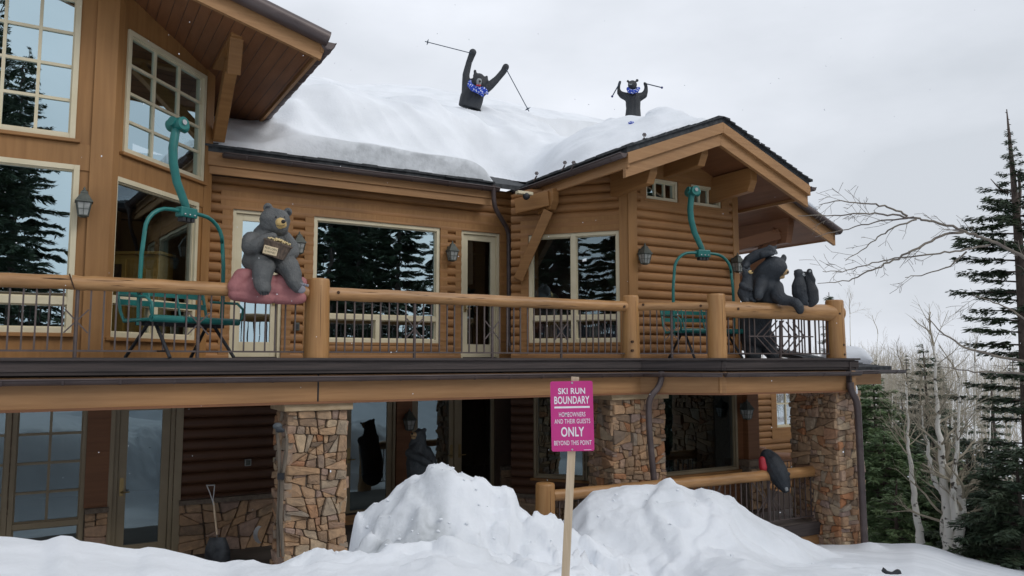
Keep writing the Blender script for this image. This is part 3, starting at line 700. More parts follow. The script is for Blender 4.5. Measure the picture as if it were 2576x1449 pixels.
# stone work -----------------------------------------------------------
def stones(P,u0,u1,z0,z1,parent,n0=0,size=.27,seed=0,holes=(),name='stone_facing',batter=0,tone=(0,1)):
    """irregular fieldstone: clipped cells of a jittered grid, each raised and bevelled"""
    r_=random.Random(seed); mb=MB(); tones=[]; out_=[]
    def area(p): return abs(sum(p[k-1][0]*p[k][1]-p[k][0]*p[k-1][1] for k in range(len(p))))/2
    def split(pg):
        a=area(pg); w_=max(p[0] for p in pg)-min(p[0] for p in pg); h_=max(p[1] for p in pg)-min(p[1] for p in pg)
        if a<size*size*r_.choice((.22,.4,.6,.9,1.5)): out_.append(pg); return
        c=(sum(p[0] for p in pg)/len(pg)+r_.uniform(-.2,.2)*w_,sum(p[1] for p in pg)/len(pg)+r_.uniform(-.2,.2)*h_)
        an=(0 if w_>h_*1.5*r_.uniform(.6,1.3) else math.pi/2)+r_.gauss(0,.19); nx,nz2=math.cos(an),math.sin(an)
        A_=[];B_=[]
        for k in range(len(pg)):
            p,q=pg[k],pg[(k+1)%len(pg)]; sp_=(p[0]-c[0])*nx+(p[1]-c[1])*nz2; sq=(q[0]-c[0])*nx+(q[1]-c[1])*nz2
            (A_ if sp_<=0 else B_).append(p)
            if sp_*sq<0: t_=sp_/(sp_-sq); m=(p[0]+(q[0]-p[0])*t_,p[1]+(q[1]-p[1])*t_); A_.append(m); B_.append(m)
        if len(A_)<3 or len(B_)<3: out_.append(pg); return
        split(A_); split(B_)
    split([(u0,z0),(u1,z0),(u1,z1),(u0,z1)])
    for pg in out_:
        if area(pg)<.0012: continue
        c=(sum(p[0] for p in pg)/len(pg),sum(p[1] for p in pg)/len(pg))
        if max(abs(p[0]-c[0])+abs(p[1]-c[1]) for p in pg)<.03: continue
        if any(h[0]<c[0]<h[1] and h[2]<c[1]<h[3] for h in holes): continue
        # round polygon: cut each corner into two, jitter
        pts=[]
        for k in range(len(pg)):
            p,q,s=pg[k-1],pg[k],pg[(k+1)%len(pg)]
            ca=r_.uniform(.04,.16); pts.append((q[0]+(p[0]-q[0])*ca,q[1]+(p[1]-q[1])*ca)); pts.append((q[0]+(s[0]-q[0])*ca,q[1]+(s[1]-q[1])*ca))
        def ins(f,g_): return [(c[0]+(p[0]-c[0])*(1-f)-(.006 if g_ else 0)*(p[0]-c[0])/(abs(p[0]-c[0])+.01), c[1]+(p[1]-c[1])*(1-f)) for p in pts]
        h=n0+r_.uniform(.03,.085); k=len(pts); tl=(r_.uniform(-.16,.16),r_.uniform(-.16,.16))
        def N_(p,n_): return n_+ (p[0]-c[0])*tl[0]+(p[1]-c[1])*tl[1]+batter*(z1-p[1])
        A_=ins(.0,1); B_=ins(.03,1); C_=ins(.10,1); Dd=ins(.55,0)
        vs=[P.P(p[0],p[1],n0-.03+batter*(z1-p[1])) for p in A_]+[P.P(p[0],p[1],N_(p,h-.018)) for p in B_]+[P.P(p[0],p[1],N_(p,h+r_.uniform(-.004,.004))) for p in C_]+[P.P(p[0],p[1],N_(p,h+r_.uniform(-.002,.012))) for p in Dd]+[P.P(c[0],c[1],N_(c,h+.006))]
        fs=[(l*k+i,l*k+(i+1)%k,(l+1)*k+(i+1)%k,(l+1)*k+i) for l in range(3) for i in range(k)]+[(3*k+i,3*k+(i+1)%k,4*k) for i in range(k)]
        mb.add(vs,fs); tones+= [tone[0]+(tone[1]-tone[0])*r_.random()]*len(vs)
    o=mb.build(name,M['stone'],parent)
    at_=o.data.attributes.new('tone','FLOAT','POINT'); at_.data.foreach_set('value',tones)
    return o
def stone_wall(P,px0,px1,holes=(),cap=True,z1=None):
    z1=z1 or FL+.76; u0,u1=P.u(px0),P.u(px1)
    mb=MB()
    for a,b,c,d in cells(u0,u1,FL-.2,z1,list(holes)): mb.pbox(P,a,b,c,d,-.1,.06)
    o=mb.build('stone_base',M['mortar'],lodge)
    stones(P,u0,u1,FL-.1,z1,o,.06,seed=int(abs(u0)*10),holes=holes,tone=(.0,.6),size=.32)
    if cap:
        mb=MB()
        for a,b,c,d in cells(u0,u1,z1,z1+.07,[(h[0],h[1],z1-1,z1+1) for h in holes]): mb.pbox(P,a,b,c,d,-.05,.17)
        mb.build('cap_stone',M['mortar'],o)
stone_wall(L1,231,289); stone_wall(L1,462,735)
# L1 to L2 step, behind column
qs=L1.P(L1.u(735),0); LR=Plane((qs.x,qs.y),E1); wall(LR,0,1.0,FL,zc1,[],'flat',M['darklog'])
rN=[W3.u(868),W3.u(996),FL+.17,zc1-.02]; rO=[W3.u(1037),W3.u(1252),FL+.12,zc1-.02]
door(W3,rN,ol,'glassdark',1,bot=.06,jl=.05,st=.10)
um=(rO[0]+rO[1])/2
door(W3,[rO[0],um,rO[2],rO[3]],ol,'glassdark',-1,bot=.2,jl=.04,st=.10); door(W3,[um,rO[1],rO[2],rO[3]],ol,'glassdark',1,bot=.2,jl=.04,st=.10)
mb=MB(); mb.pbox(W3,rN[0]-.05,rN[1]+.05,FL-.02,FL+.168,-.1,.06); mb.build('door_step',M['beam'],lodge)
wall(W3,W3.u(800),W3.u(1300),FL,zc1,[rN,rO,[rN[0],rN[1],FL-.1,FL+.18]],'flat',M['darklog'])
mb=MB(); mb.pbox(W3,W3.u(998),W3.u(1036),FL,zc1,-.02,.05); mb.build('trim_board',M['soffit'],lodge)
stone_wall(W3,1256,1300)
rP=[W4.u(1343),W4.u(1470),zz(W4,(1345,1201)),zc1-.02]; rP2=[W4.u(1471),W4.u(1575),rP[2],zc1-.02]
window(W4,rP,[(rP[0]+.06,rP[1]-.04,rP[2]+.06,rP[3]-.06,1,1)],fr=ol,gl='glassdark',sill=True)
window(W4,rP2,[(rP2[0]+.04,rP2[1]-.06,rP2[2]+.06,rP2[3]-.06,1,1)],fr=ol,gl='glassdark',sill=True)
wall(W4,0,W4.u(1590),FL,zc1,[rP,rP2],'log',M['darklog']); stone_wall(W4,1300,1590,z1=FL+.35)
rQ=[W5.u(1640),W5.u(1848),zz(W5,(1665,1196),(1842,1184)),zc1-.02]
window(W5,rQ,[(rQ[0]+.06,rQ[1]-.05,rQ[2]+.05,rQ[3]-.05,1,1)],fr=ol,gl='glassdark')
wall(W5,W5.u(1600),W5.u(1893),FL,zc1,[rQ],'flat',M['soffit'])
mb=MB(); mb.pbox(W5,W5.u(1864),W5.u(1892),FL+.9,zc1,-.02,.14); mb.build('corner_post',M['soffit'],lodge,bevel=.01)
mb=MB(); mb.pbox(W5,W5.u(1854),W5.u(1897),FL,FL+.85,-.02,.24); o=mb.build('stone_base',M['mortar'],lodge); stones(W5,W5.u(1854),W5.u(1897),FL,FL+.8,o,.24,size=.3,seed=5,tone=(0,.5))
mb=MB(); mb.pbox(W5,W5.u(1850),W5.u(1902),FL+.85,FL+.97,-.02,.30); mb.build('cap_stone',M['stone'],o,bevel=.015)
W6=lineplane(17.2)
rS=[W6.u(1945),W6.u(2003),zz(W6,(1950,1076)),zc1+.0]
window(W6,rS,[(rS[0]+.05,rS[1]-.05,rS[2]+.05,rS[3]-.05,2,2)],gl='glassdark',fw=.05,mw=.045)
wall(W6,W6.u(1860),W6.u(2100),FL-1,zc1,[rS],'log',M['log'])
mb=MB(); mb.pbox(W6,W6.u(1932),rS[0],rS[2]-.3,zc1,-.02,.07); mb.pbox(W6,W6.u(1932),rS[1],rS[2]-.3,rS[2]-.052,-.02,.068); mb.build('trim_board',M['wood'],lodge)
# lower rooms
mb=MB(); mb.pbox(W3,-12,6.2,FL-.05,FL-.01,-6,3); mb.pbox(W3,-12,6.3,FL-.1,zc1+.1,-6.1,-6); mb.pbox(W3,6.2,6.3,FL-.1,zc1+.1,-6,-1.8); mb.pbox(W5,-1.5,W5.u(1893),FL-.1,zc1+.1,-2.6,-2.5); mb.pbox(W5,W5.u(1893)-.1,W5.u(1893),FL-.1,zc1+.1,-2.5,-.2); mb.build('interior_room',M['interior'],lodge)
mb=MB(); poly_slab(mb,[RAIL.P(RAIL.u(-420),0,-.25),RAIL.P(RAIL.u(1560),0,-.25),W3.P(W3.u(1560),0,0),W3.P(-13,0,0)],FL-.12,FL); tag(mb.build('patio',M['patio'],None,loc=(0,13,FL)),kind='structure')
# ---- stone columns
def column(P,u0,u1,zb,zt,depth,par=lodge,batter=.0,cap=True,seed=1,name='stone_column'):
    mb=MB(); c=[P.P(u0,0,0),P.P(u1,0,0),P.P(u1,0,-depth),P.P(u0,0,-depth)]
    k=batter*(zt-zb); ctr=sum((Vector(p) for p in c),Vector())/4
    bot=[Vector((p.x,p.y,zb))+((Vector((p.x,p.y,0))-ctr).normalized()*k) for p in c]; topp=[Vector((p.x,p.y,zt)) for p in c]
    mb.hexa(bot+topp); o=mb.build(name,M['mortar'],par)
    stones(P,u0-.045,u1+.045,zb,zt,o,-.01,seed=seed,size=.21,batter=batter*.7)
    PL=Plane((P.P(u0,0,-depth).x,P.P(u0,0,-depth).y),(P.n.x,P.n.y)); stones(PL,0,depth+.04,zb,zt,o,-.01,seed=seed+1,size=.21,batter=batter*.7)
    PR=Plane((P.P(u1,0,0).x,P.P(u1,0,0).y),(-P.n.x,-P.n.y)); stones(PR,-.04,depth,zb,zt,o,-.01,seed=seed+2,size=.21,batter=batter*.7)
    if cap:
        mb=MB(); mb.pbox(P,u0-.1,u1+.1,zt,zt+.10,-depth-.08,.10); mb.build('cap_stone',M['capst'],o,bevel=.012)
    return o
M['capst']=mat('sandstone_cap',(.36,.26,.15),.8,(.46,.35,.22),(6,6,14),bump=.4)
CF=RAIL.off(-.02)
column(CF,CF.u(733),CF.u(868),-2.2,zc1-.115,.6,seed=11)
CF2=RAIL.off(-.05)
column(CF2,CF2.u(1541),CF2.u(1661),-2.4,zc1-.11,.7,seed=21)
C3=R3.off(-.02)
column(C3,C3.u(2100),C3.u(2152),-4.0,zc1+.0,1.12,seed=31,cap=False,batter=.015)
# ---- downspouts
def spout(pts,r=.045,m='bronze',name='downspout'):
    mb=MB(); P_=[Vector(p) for p in pts]; sm_=[P_[0]]
    for i in range(1,len(P_)-1):
        a=P_[i]+(P_[i-1]-P_[i]).normalized()*min(.12,(P_[i-1]-P_[i]).length*.4); b=P_[i]+(P_[i+1]-P_[i]).normalized()*min(.12,(P_[i+1]-P_[i]).length*.4)
        sm_+=[a,a.lerp(b,.5).lerp(P_[i],.4),b]
    sm_.append(P_[-1]); mb.tube(sm_,r,14)
    for p in (P_[0].lerp(P_[1],.5),): pass
    return mb.build(name,M[m],lodge)
spout([at(1241,465,15.4),at(1243,520,15.5),at(1280,582,15.95),at(1281,870,15.95),at(1300,896,15.6)],.048)
spout([at(1664,934,13.3),at(1663,968,13.3),at(1631,1003,13.22),at(1633,1080,13.2),at(1648,1240,13.2)],.052)
yC=14.25
spout([at(2139,962,yC),at(2141,985,yC),at(2157,1010,yC),at(2176,1385,yC)],.062)
spout([at(1309,990,15.6),at(1309,1290,15.6)],.04)
# ---- lower deck, right of the second column
LRA=at(1394,1231,12.07); LRB=at(2086,1168,15.1)
LP=Plane((LRA.x,LRA.y),(LRB.x-LRA.x,LRB.y-LRA.y)); zlr=-.43
lrail=thing('deck_railing',LP.P(0,-1.4),'lower deck railing of logs with dark iron balusters between snow pile and stone pier','railing')
post(1370,LP,0,.15,LP.hit(1370,1215)[1],-1.9,lrail)
zA=LP.hit(1470,1224)[1]; 
rz0=LP.hit(1394,1231)[1]; rz1=LP.hit(2076,1170)[1]
mb=MB(); log_tube(mb,LP.P(LP.u(1388),rz0-.09),LP.P(LP.u(2085),rz1-.09),.085,.10,seed=9,n=30); mb.build('rail',M[R],lrail)
lb=[1405+i*15.5 for i in range(12)]+[1690,1706]+[1722+i*13.3 for i in range(28)]
zd=-1.42
for px in lb:
    mb=MB(); u_=LP.u(px); mb.bar(LP.P(u_,zd+.1,0),LP.P(u_,rz0-.1,0),.019,.019,up=(LP.n.x,LP.n.y,0)); mb.build('baluster',M['iron'],lrail)
for px in (2036,): ironpost(LP,px,0,zd,rz0-.1,lrail)
for px in (1760,1925): 
    mb=MB(); u_=LP.u(px)
    mb.tube([LP.P(u_,zd,0),LP.P(u_,rz0-.1,0)],.02,8)
    for dx in (-.5,-.3,.3,.5):
        for q_ in (-1,1): mb.bar(LP.P(u_+dx*.2,zd+.5,0),LP.P(u_+dx*.9,zd+.5+q_*.36,0),.014,.014,up=(LP.n.x,LP.n.y,0))
    mb.build('cross_brace',M['iron'],lrail)
mb=MB(); mb.bar(LP.P(LP.u(1400),zd+.1,0),LP.P(LP.u(2085),zd+.1,0),.03,.022); mb.build('bottom_rail',M['iron'],lrail)
mb=MB(); poly_slab(mb,[LP.P(LP.u(1500),0,.12),LP.P(LP.u(2092),0,.12),LP.P(LP.u(2092),0,.12)+e1*8,LP.P(LP.u(1500),0,.12)+e1*3],zd-.08,zd); mb.build('lower_deck_floor',M['decktop'],lodge)
mb=MB(); mb.bar(LP.P(LP.u(1500),zd-.09,.14),LP.P(LP.u(2092),zd-.09,.14),.05,.22); mb.build('deck_edge_board',M['blackwood'],lodge)
mb=MB(); mb.bar(LP.P(LP.u(1500),zd-.40,.06),LP.P(LP.u(2088),zd-.40,.06),.12,.38); mb.build('deck_beam',M['beam'],lodge,bevel=.01)
# back railing of the lower deck
brail=thing('deck_railing',at(1910,1180,18.5),'dark log railing at the back of the lower deck behind the draped bear','railing')
mb=MB(); a=at(1911,1125,18.5); mb.lathe((a.x,a.y,zd),[(.16,0),(.155,a.z-zd-.03),(.13,a.z-zd),(.001,a.z-zd+.003)],18); mb.build('post',M['soffit'],brail)
mb=MB(); mb.tube([at(1925,1148,18.5),at(2030,1150,19.5)],.1,12); mb.build('rail',M['soffit'],brail)
for i in range(9):
    mb=MB(); px=1935+i*9; a=at(px,1150,18.55+i*.1); mb.bar((a.x,a.y,zd+.1),(a.x,a.y,a.z),.018,.018); mb.build('baluster',M['iron'],brail)
# ================= snow ground =================
def nonuni(lo,hi,a,b,fine,coarse):
    v=[a]
    while v[-1]<b: v.append(v[-1]+fine)
    s=fine; x=v[-1]
    while x<hi: s=min(s*1.12,coarse); x+=s; v.append(x)
    s=fine; x=a; l=[]
    while x>lo: s=min(s*1.12,coarse); x-=s; l.append(x)
    return np.array(l[::-1]+v)
def prof_from_px(pts,Y):
    P_=[at(x,y,Y) for x,y in pts]; return np.array([p.x for p in P_]),np.array([p.z for p in P_])
NEAR=[(-700,1340),(0,1353),(67,1359),(110,1366),(153,1354),(180,1356),(200,1369),(220,1371),(267,1381),(307,1389),(347,1394),(373,1387),(417,1391),(450,1399),(487,1408),(517,1418),(560,1426),(617,1417),(693,1413),(727,1404),(763,1399),(800,1389),(859,1389),(969,1392),(1100,1385),(1300,1440),(1500,1475),(1700,1500),(2600,1560)]
PA=[(840,1345),(870,1301),(919,1294),(931,1283),(969,1253),(1009,1213),(1059,1186),(1072,1171),(1088,1167),(1106,1168),(1126,1179),(1139,1191),(1166,1199),(1192,1213),(1222,1229),(1239,1243),(1277,1242),(1282,1251),(1309,1276),(1342,1296),(1379,1319),(1409,1336),(1439,1346),(1469,1359),(1492,1381),(1526,1399),(1576,1429),(1612,1449),(1700,1500)]
PB=[(1330,1390),(1396,1329),(1442,1283),(1459,1266),(1489,1239),(1559,1224),(1582,1218),(1626,1219),(1652,1221),(1672,1206),(1689,1205),(1702,1219),(1717,1226),(1747,1239),(1767,1231),(1794,1238),(1820,1249),(1837,1249),(1850,1266),(1884,1293),(1924,1316),(1967,1339),(2004,1363),(2047,1388),(2120,1420),(2250,1470)]
PM=[(2000,1420),(2050,1394),(2087,1387),(2130,1384),(2164,1374),(2184,1371),(2210,1376),(2230,1389),(2240,1410),(2260,1440)]
FARL=[(1900,1350),(2184,1362),(2250,1366),(2297,1363),(2350,1373),(2417,1396),(2510,1416),(2576,1429),(2700,1450),(3200,1520)]
def sstep(x,a,b): t_=np.clip((x-a)/(b-a),0,1); return t_*t_*(3-2*t_)
def worley(x,y,f):
    x=np.asarray(x)*f; y=np.asarray(y)*f; xi=np.floor(x).astype(int); yi=np.floor(y).astype(int)
    f1=np.full(x.shape,9.); f2=np.full(x.shape,9.); idv=np.zeros(x.shape)
    for dx in (-1,0,1):
        for dy in (-1,0,1):
            a=xi+dx; b=yi+dy; px=a+_tab[a&255,b&255]; py=b+_tab[(a+91)&255,(b+37)&255]; d=np.hypot(px-x,py-y)
            nw=d<f1; f2=np.where(nw,f1,np.minimum(f2,d)); idv=np.where(nw,_tab[(a+13)&255,(b+71)&255],idv); f1=np.where(nw,d,f1)
    return idv,f2-f1
def ground(X,Y):
    rr_=X/np.maximum(Y,.5)
    xn,zn=prof_from_px(NEAR,6.4)
    crest=np.interp(rr_*6.4,xn,zn)
    left=crest*sstep(Y,-1,5.5)+0.0
    pit=-1.52
    yc=6.45+.25*vnoise(X,X*0,.5,5)
    lz=left+(pit-left)*sstep(Y,yc,yc+1.5)
    # right hand slope falling away from the camera
    xf,zf=prof_from_px(FARL,17.0)
    farz=np.interp(rr_*17.0,xf,zf)
    rz=1.6+(farz-1.6)*np.clip(Y,0,17)/17.0-.035*np.clip(17-Y,0,17)*sstep(Y,0,8)-.02
    vall=farz-(np.clip(Y,17,30)-17)*.30; hill=-3.2+.9*fbm(X,Y,.03,3,40)-.010*np.clip(X-40,0,60)
    rz=np.where(Y>17,vall+(hill-vall)*sstep(Y,30,112),rz)
    rz=np.where(Y<5,rz+(0-rz)*sstep(5-Y,0,5),rz)
    ww=sstep(rr_,.10,.30)
    z=lz*(1-ww)+rz*ww
    hb=sstep(Y,17,60)*0
    def ridge(z,pts,Yc,wf,wb,sk=0,amp=1.0):
        x_,h_=prof_from_px(pts,Yc); xc=rr_*Yc+(.22*vnoise(X,Y,1.6,71)+.10*vnoise(X,Y,4.3,72))*np.clip(np.abs(Y-Yc)*1.2,0,1)
        h=np.interp(xc,x_,h_); inside=((xc>x_[0])&(xc<x_[-1]))
        d=Y-Yc; g_=np.where(d<0,np.exp(-(d/wf)**2*1.2),np.exp(-(d/wb)**2*1.2))
        hh_=z+(h-z)*g_
        e=np.minimum(sstep(xc,x_[0],x_[0]+.25),1-sstep(xc,x_[-1]-.25,x_[-1]))
        return np.where(inside,np.maximum(z,z+(hh_-z)*e),z)
    z=ridge(z,PB,10.6,2.4,1.0); z=ridge(z,PM,13.6,1.5,.8); z=ridge(z,PA,8.4,1.35,1.0)
    # behind the camera the ploughed bank
    bank=1.75*np.exp(-((Y+7.5)/2.2)**2)*(1+.25*fbm(X,Y,.35,3,11)); z=z+np.where(Y<0,bank,0)
    # far rise and hillside
    z=np.where(Y<-9,np.maximum(z,-.3+(-Y-9)*.015),z)
    near=np.exp(-((Y-8.5)/4.5)**2)*(1-sstep(X,5.2,7.0)*.97)*sstep(X,-7.5,-5)
    A_=np.exp(-((Y-8.0)/1.6)**2)*sstep(X,-2.6,-1.6)*(1-sstep(X,.9,2.2)); B_=np.exp(-((Y-9.8)/1.9)**2)*sstep(X,.6,1.6)*(1-sstep(X,3.6,5.0))
    z=z+.030*fbm(X,Y,1.1,4,2)*near+.012*fbm(X,Y,4.5,3,8)*near
    lump=np.abs(fbm(X,Y,1.7,3,21)); z=z-(.26*lump*lump**.3-.045)*A_*sstep(8.5-Y,-.1,.5)+.05*fbm(X,Y,2.6,3,33)*B_
    fin=fbm(X,Y,5.5,4,81); z=z-.045*np.abs(fin)*(A_*1.6+B_*.7)*near
    ci,ce=worley(X,Y*1.15,2.3); z=z+(ci-.5)*.27*sstep(ce,.0,.13)*A_*sstep(8.55-Y,-.1,.35)*near
    ci,ce=worley(X+3,Y,4.6); z=z+(ci-.5)*.09*sstep(ce,.0,.2)*(A_+.35*B_)*near
    chk=vnoise(X+.12*fin,Y,3.1,91); z=z+.055*sstep(chk,.05,.22)*(A_+.45*B_)*sstep(8.7-Y,-.2,.4)*near
    pits=np.clip(vnoise(X,Y,2.1,51)-.45,0,1); z=z-.16*pits*np.exp(-((Y-7.4)/1.6)**2)
    z=z+.5*fbm(X,Y,.06,4,4)*sstep(np.abs(X)+np.abs(Y),22,60)
    return z
gx=nonuni(-70,90,-4.2,6.5,.036,2.5); gy_=nonuni(-60,160,4.6,12.5,.036,2.5)
GX,GY=np.meshgrid(gx,gy_)
GZ=ground(GX,GY)
def grid_mesh(name,X,Y,Z,m,dirt_or_shade=None,mask=None):
    ny,nx=X.shape; me=bpy.data.meshes.new(name)
    co=np.stack([X,Y,Z],-1).reshape(-1,3); idx=np.arange(nx*ny).reshape(ny,nx)
    q=np.stack([idx[:-1,:-1],idx[:-1,1:],idx[1:,1:],idx[1:,:-1]],-1).reshape(-1,4)
    if mask is not None: q=q[mask.ravel()[q].any(1)]
    me.vertices.add(len(co)); me.vertices.foreach_set('co',co.ravel().astype(np.float32))
    me.loops.add(q.size); me.loops.foreach_set('vertex_index',q.ravel().astype(np.int32))
    me.polygons.add(len(q)); me.polygons.foreach_set('loop_start',np.arange(0,q.size,4,dtype=np.int32)); me.polygons.foreach_set('loop_total',np.full(len(q),4,dtype=np.int32))
    me.polygons.foreach_set('use_smooth',np.ones(len(q),dtype=bool)); me.update(calc_edges=True); me.validate()
    if dirt_or_shade is not None: a=me.attributes.new('dirt_or_shade','FLOAT','POINT'); a.data.foreach_set('value',dirt_or_shade.ravel().astype(np.float32))
    me.materials.append(m); o=bpy.data.objects.new(name,me); COL.objects.link(o); return o
dirt_or_shade=np.clip(fbm(GX,GY,1.3,4,61)*1.6+.25,0,1)*np.exp(-((GY-7.7)/.55)**2)*sstep(GX,-1.9,-1.3)*(1-sstep(GX,-.2,.3))*1.5
gr=grid_mesh('snow_ground',GX,GY,GZ,M['snow'],dirt_or_shade); tag(gr,kind='structure')
# ================= roof snow =================
def roofsnow():
    # coordinates: S along D1 from ev0b, V back along E1
    s=np.arange(-.2,13.2,.05); v=np.arange(-3.5,9.4,.05); S,V=np.meshgrid(s,v)
    X=ev0b.x+d1.x*S+e1.x*V; Y=ev0b.y+d1.y*S+e1.y*V
    z3=ev0b.z+sl*V
    U=(X-G1.x)*d1.x+(Y-G1.y)*d1.y; V5=(X-G1.x)*e1.x+(Y-G1.y)*e1.y
    z5=G1.z+np.where(U<=WHW,sl*U,sl*(2*WHW-U))
    wv=fbm(X,Y,.45,3,3)
    ma=S*.95+V*.55; mb_=V*.42-S*.12; rp=(.34*fbm(ma*.9,mb_*1.2,1.15,2,14)-.16*np.abs(fbm(ma,mb_,2.0,2,31)))*(1-.75*sstep(V,2.6,4.6))+.14*fbm(X,Y,.5,2,9)
    t3=(sstep(V+.05*fbm(X,Y,2.5,2,6),.14,1.6)*.92+.35*sstep(V+.04*fbm(X,Y,3,2,5),.10,.17))*(1+.15*wv)
    t3=t3+rp*sstep(t3,.25,.8)+.38*sstep(S,5.5,9.5)*sstep(V,1.5,5)
    e5=V5-(.40+.95*sstep(U,2.1,-.2)+.22*fbm(X,Y,1.2,3,9))
    t5=(.12*sstep(e5,0,.12)+.50*sstep(e5,.05,1.3)+.02*np.exp(-((U-2.2)/.45)**2-((V5-1.55)/.55)**2))*sstep(U,.10,.75)*(1-.25*sstep(U,2.8,3.8))
    t5=t5+.17*sstep(V5,1.9,2.9)*sstep(U,.3,1.3)*(1-sstep(U,2.6,3.4))+rp*.8*sstep(t5,.25,.8)
    hole=np.exp(-(((V-.45)/.72)**2+((U+.15)/.62)**2)*1.1); hk=(1-np.clip(hole*2.2,0,1))
    t3=t3*hk; t5=t5*hk*(1-.9*np.exp(-((U-.1)/.5)**2-((V-.1)/.6)**2))
    DS=-.20*np.exp(-((V-.24)/.13)**2)*sstep(S,1.6,2.6)*(1-sstep(U,-.9,-.3))
    S3=np.where((V>.09)&((U<WHW)|(V>4.2)),z3+t3,-50); S5=np.where((U>.02)&(V5>.2)&(U<WR-.15),z5+t5,-50)
    mask=((V>.09)&(t3>.01)&((U<WHW-.05)|(V>4.2)))|((U>.05)&(V5>.2)&(t5>.01)&(U<WR-.2))
    k=.10; m=np.maximum(S3,S5); Z=m+k*np.log(np.exp((S3-m)/k)+np.exp((S5-m)/k))
    Z=np.where((S3>-40)&(S5>-40),Z,m); base=np.maximum(np.where(V>0,z3,-50),np.where(U>0,z5,-50)); Z=np.where(Z<-40,np.where(base<-40,z3,base)-.02,Z)
    lf=sstep(S,-.1,.5)*(.30+.70*sstep(S+.25*fbm(X,Y,1.5,2,66)-.10*V,1.0,2.1)); zr=np.maximum(z3,np.where(U>0,z5,-50)); Z=np.where(Z>zr,zr+(Z-zr)*lf,Z)
    ice_shade=.95*sstep(V,.06,.10)*(1-sstep(V,.18,.24))*sstep(S,1.8,3.0)*(1-sstep(U,-.8,-.3))  # grey of the icy eave lip, with its shade painted into the colour too
    return X+e1.x*DS,Y+e1.y*DS,Z,mask,ice_shade
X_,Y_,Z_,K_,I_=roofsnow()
def sn(name,X,Y,Z,lab,mask):
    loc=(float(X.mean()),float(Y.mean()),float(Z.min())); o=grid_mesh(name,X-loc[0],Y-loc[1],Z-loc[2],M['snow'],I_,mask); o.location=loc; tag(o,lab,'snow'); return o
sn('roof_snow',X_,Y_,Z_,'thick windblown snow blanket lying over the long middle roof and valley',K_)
# ================= trees =================
M['needle']=mat('spruce_needles',(.030,.055,.032),.7,(.075,.105,.055),(2.5,2.5,2.5))
M['needlefir']=mat('fir_needles',(.080,.145,.058),.7,(.165,.235,.10),(2.5,2.5,2.5))
M['needlebrown']=mat('browned_needles',(.055,.04,.03),.75,(.09,.07,.05),(3,3,3))
M['bark']=mat('spruce_bark',(.07,.052,.045),.9,(.13,.10,.085),(14,14,5),bump=.6)
M['twig']=mat('bare_twigs',(.34,.30,.23),.85,(.44,.39,.30),(3,3,3))
M['twigdark']=mat('bare_bough',(.13,.11,.10),.8,(.22,.19,.15),(6,6,6))
M['twigtan']=mat('far_brush',(.30,.265,.21),.9,(.42,.375,.30),(.3,.3,.3))
def aspen_bark():
    m=mat('aspen_bark',(.72,.70,.64),.7,(.80,.78,.73),(3,3,3)); nt=m.node_tree; b=nt.nodes['Principled BSDF']; N=nt.nodes.new; Lk=nt.links.new
    ln=b.inputs['Base Color'].links[0].from_socket
    tc=N('ShaderNodeTexCoord'); mp=N('ShaderNodeMapping'); mp.inputs['Scale'].default_value=(5,5,7); Lk(tc.outputs['Object'],mp.inputs[0])
    v=N('ShaderNodeTexNoise'); v.inputs['Scale'].default_value=1; v.inputs['Detail'].default_value=3; Lk(mp.outputs[0],v.inputs['Vector'])
    r=N('ShaderNodeValToRGB'); r.color_ramp.elements[0].position=.60; r.color_ramp.elements[1].position=.66; Lk(v.outputs['Fac'],r.inputs[0])
    mx=N('ShaderNodeMix'); mx.data_type='RGBA'; Lk(r.outputs[0],mx.inputs[0]); Lk(ln,mx.inputs[6]); mx.inputs[7].default_value=(.07,.06,.05,1); Lk(mx.outputs[2],b.inputs['Base Color'])
    return m
M['aspen']=aspen_bark()
def quads_mesh(name,V,m,parent,loc):
    """V: (n,4,3) world quads"""
    me=bpy.data.meshes.new(name); n=len(V); co=(V-np.array(loc)).reshape(-1,3)
    me.vertices.add(n*4); me.vertices.foreach_set('co',co.ravel().astype(np.float32)); me.loops.add(n*4); me.loops.foreach_set('vertex_index',np.arange(n*4,dtype=np.int32))
    me.polygons.add(n); me.polygons.foreach_set('loop_start',np.arange(0,n*4,4,dtype=np.int32)); me.polygons.foreach_set('loop_total',np.full(n,4,dtype=np.int32)); me.update(calc_edges=True)
    me.materials.append(m); o=bpy.data.objects.new(name,me); COL.objects.link(o); o.parent=parent
    if parent is None: o.location=loc
    return o
def sprays(P0,D,L,Wd,rs):
    """flat leaf shaped quads from points P0 along D"""
    n=len(P0); D=D/np.linalg.norm(D,axis=1,keepdims=True); up_=np.array([0,0,1.])+rs.normal(0,.45,(n,3)); S=np.cross(D,up_); S/=np.linalg.norm(S,axis=1,keepdims=True)+1e-9
    L=L[:,None]; Wd=Wd[:,None]
    return np.stack([P0,P0+D*L*.45+S*Wd,P0+D*L,P0+D*L*.45-S*Wd],1)
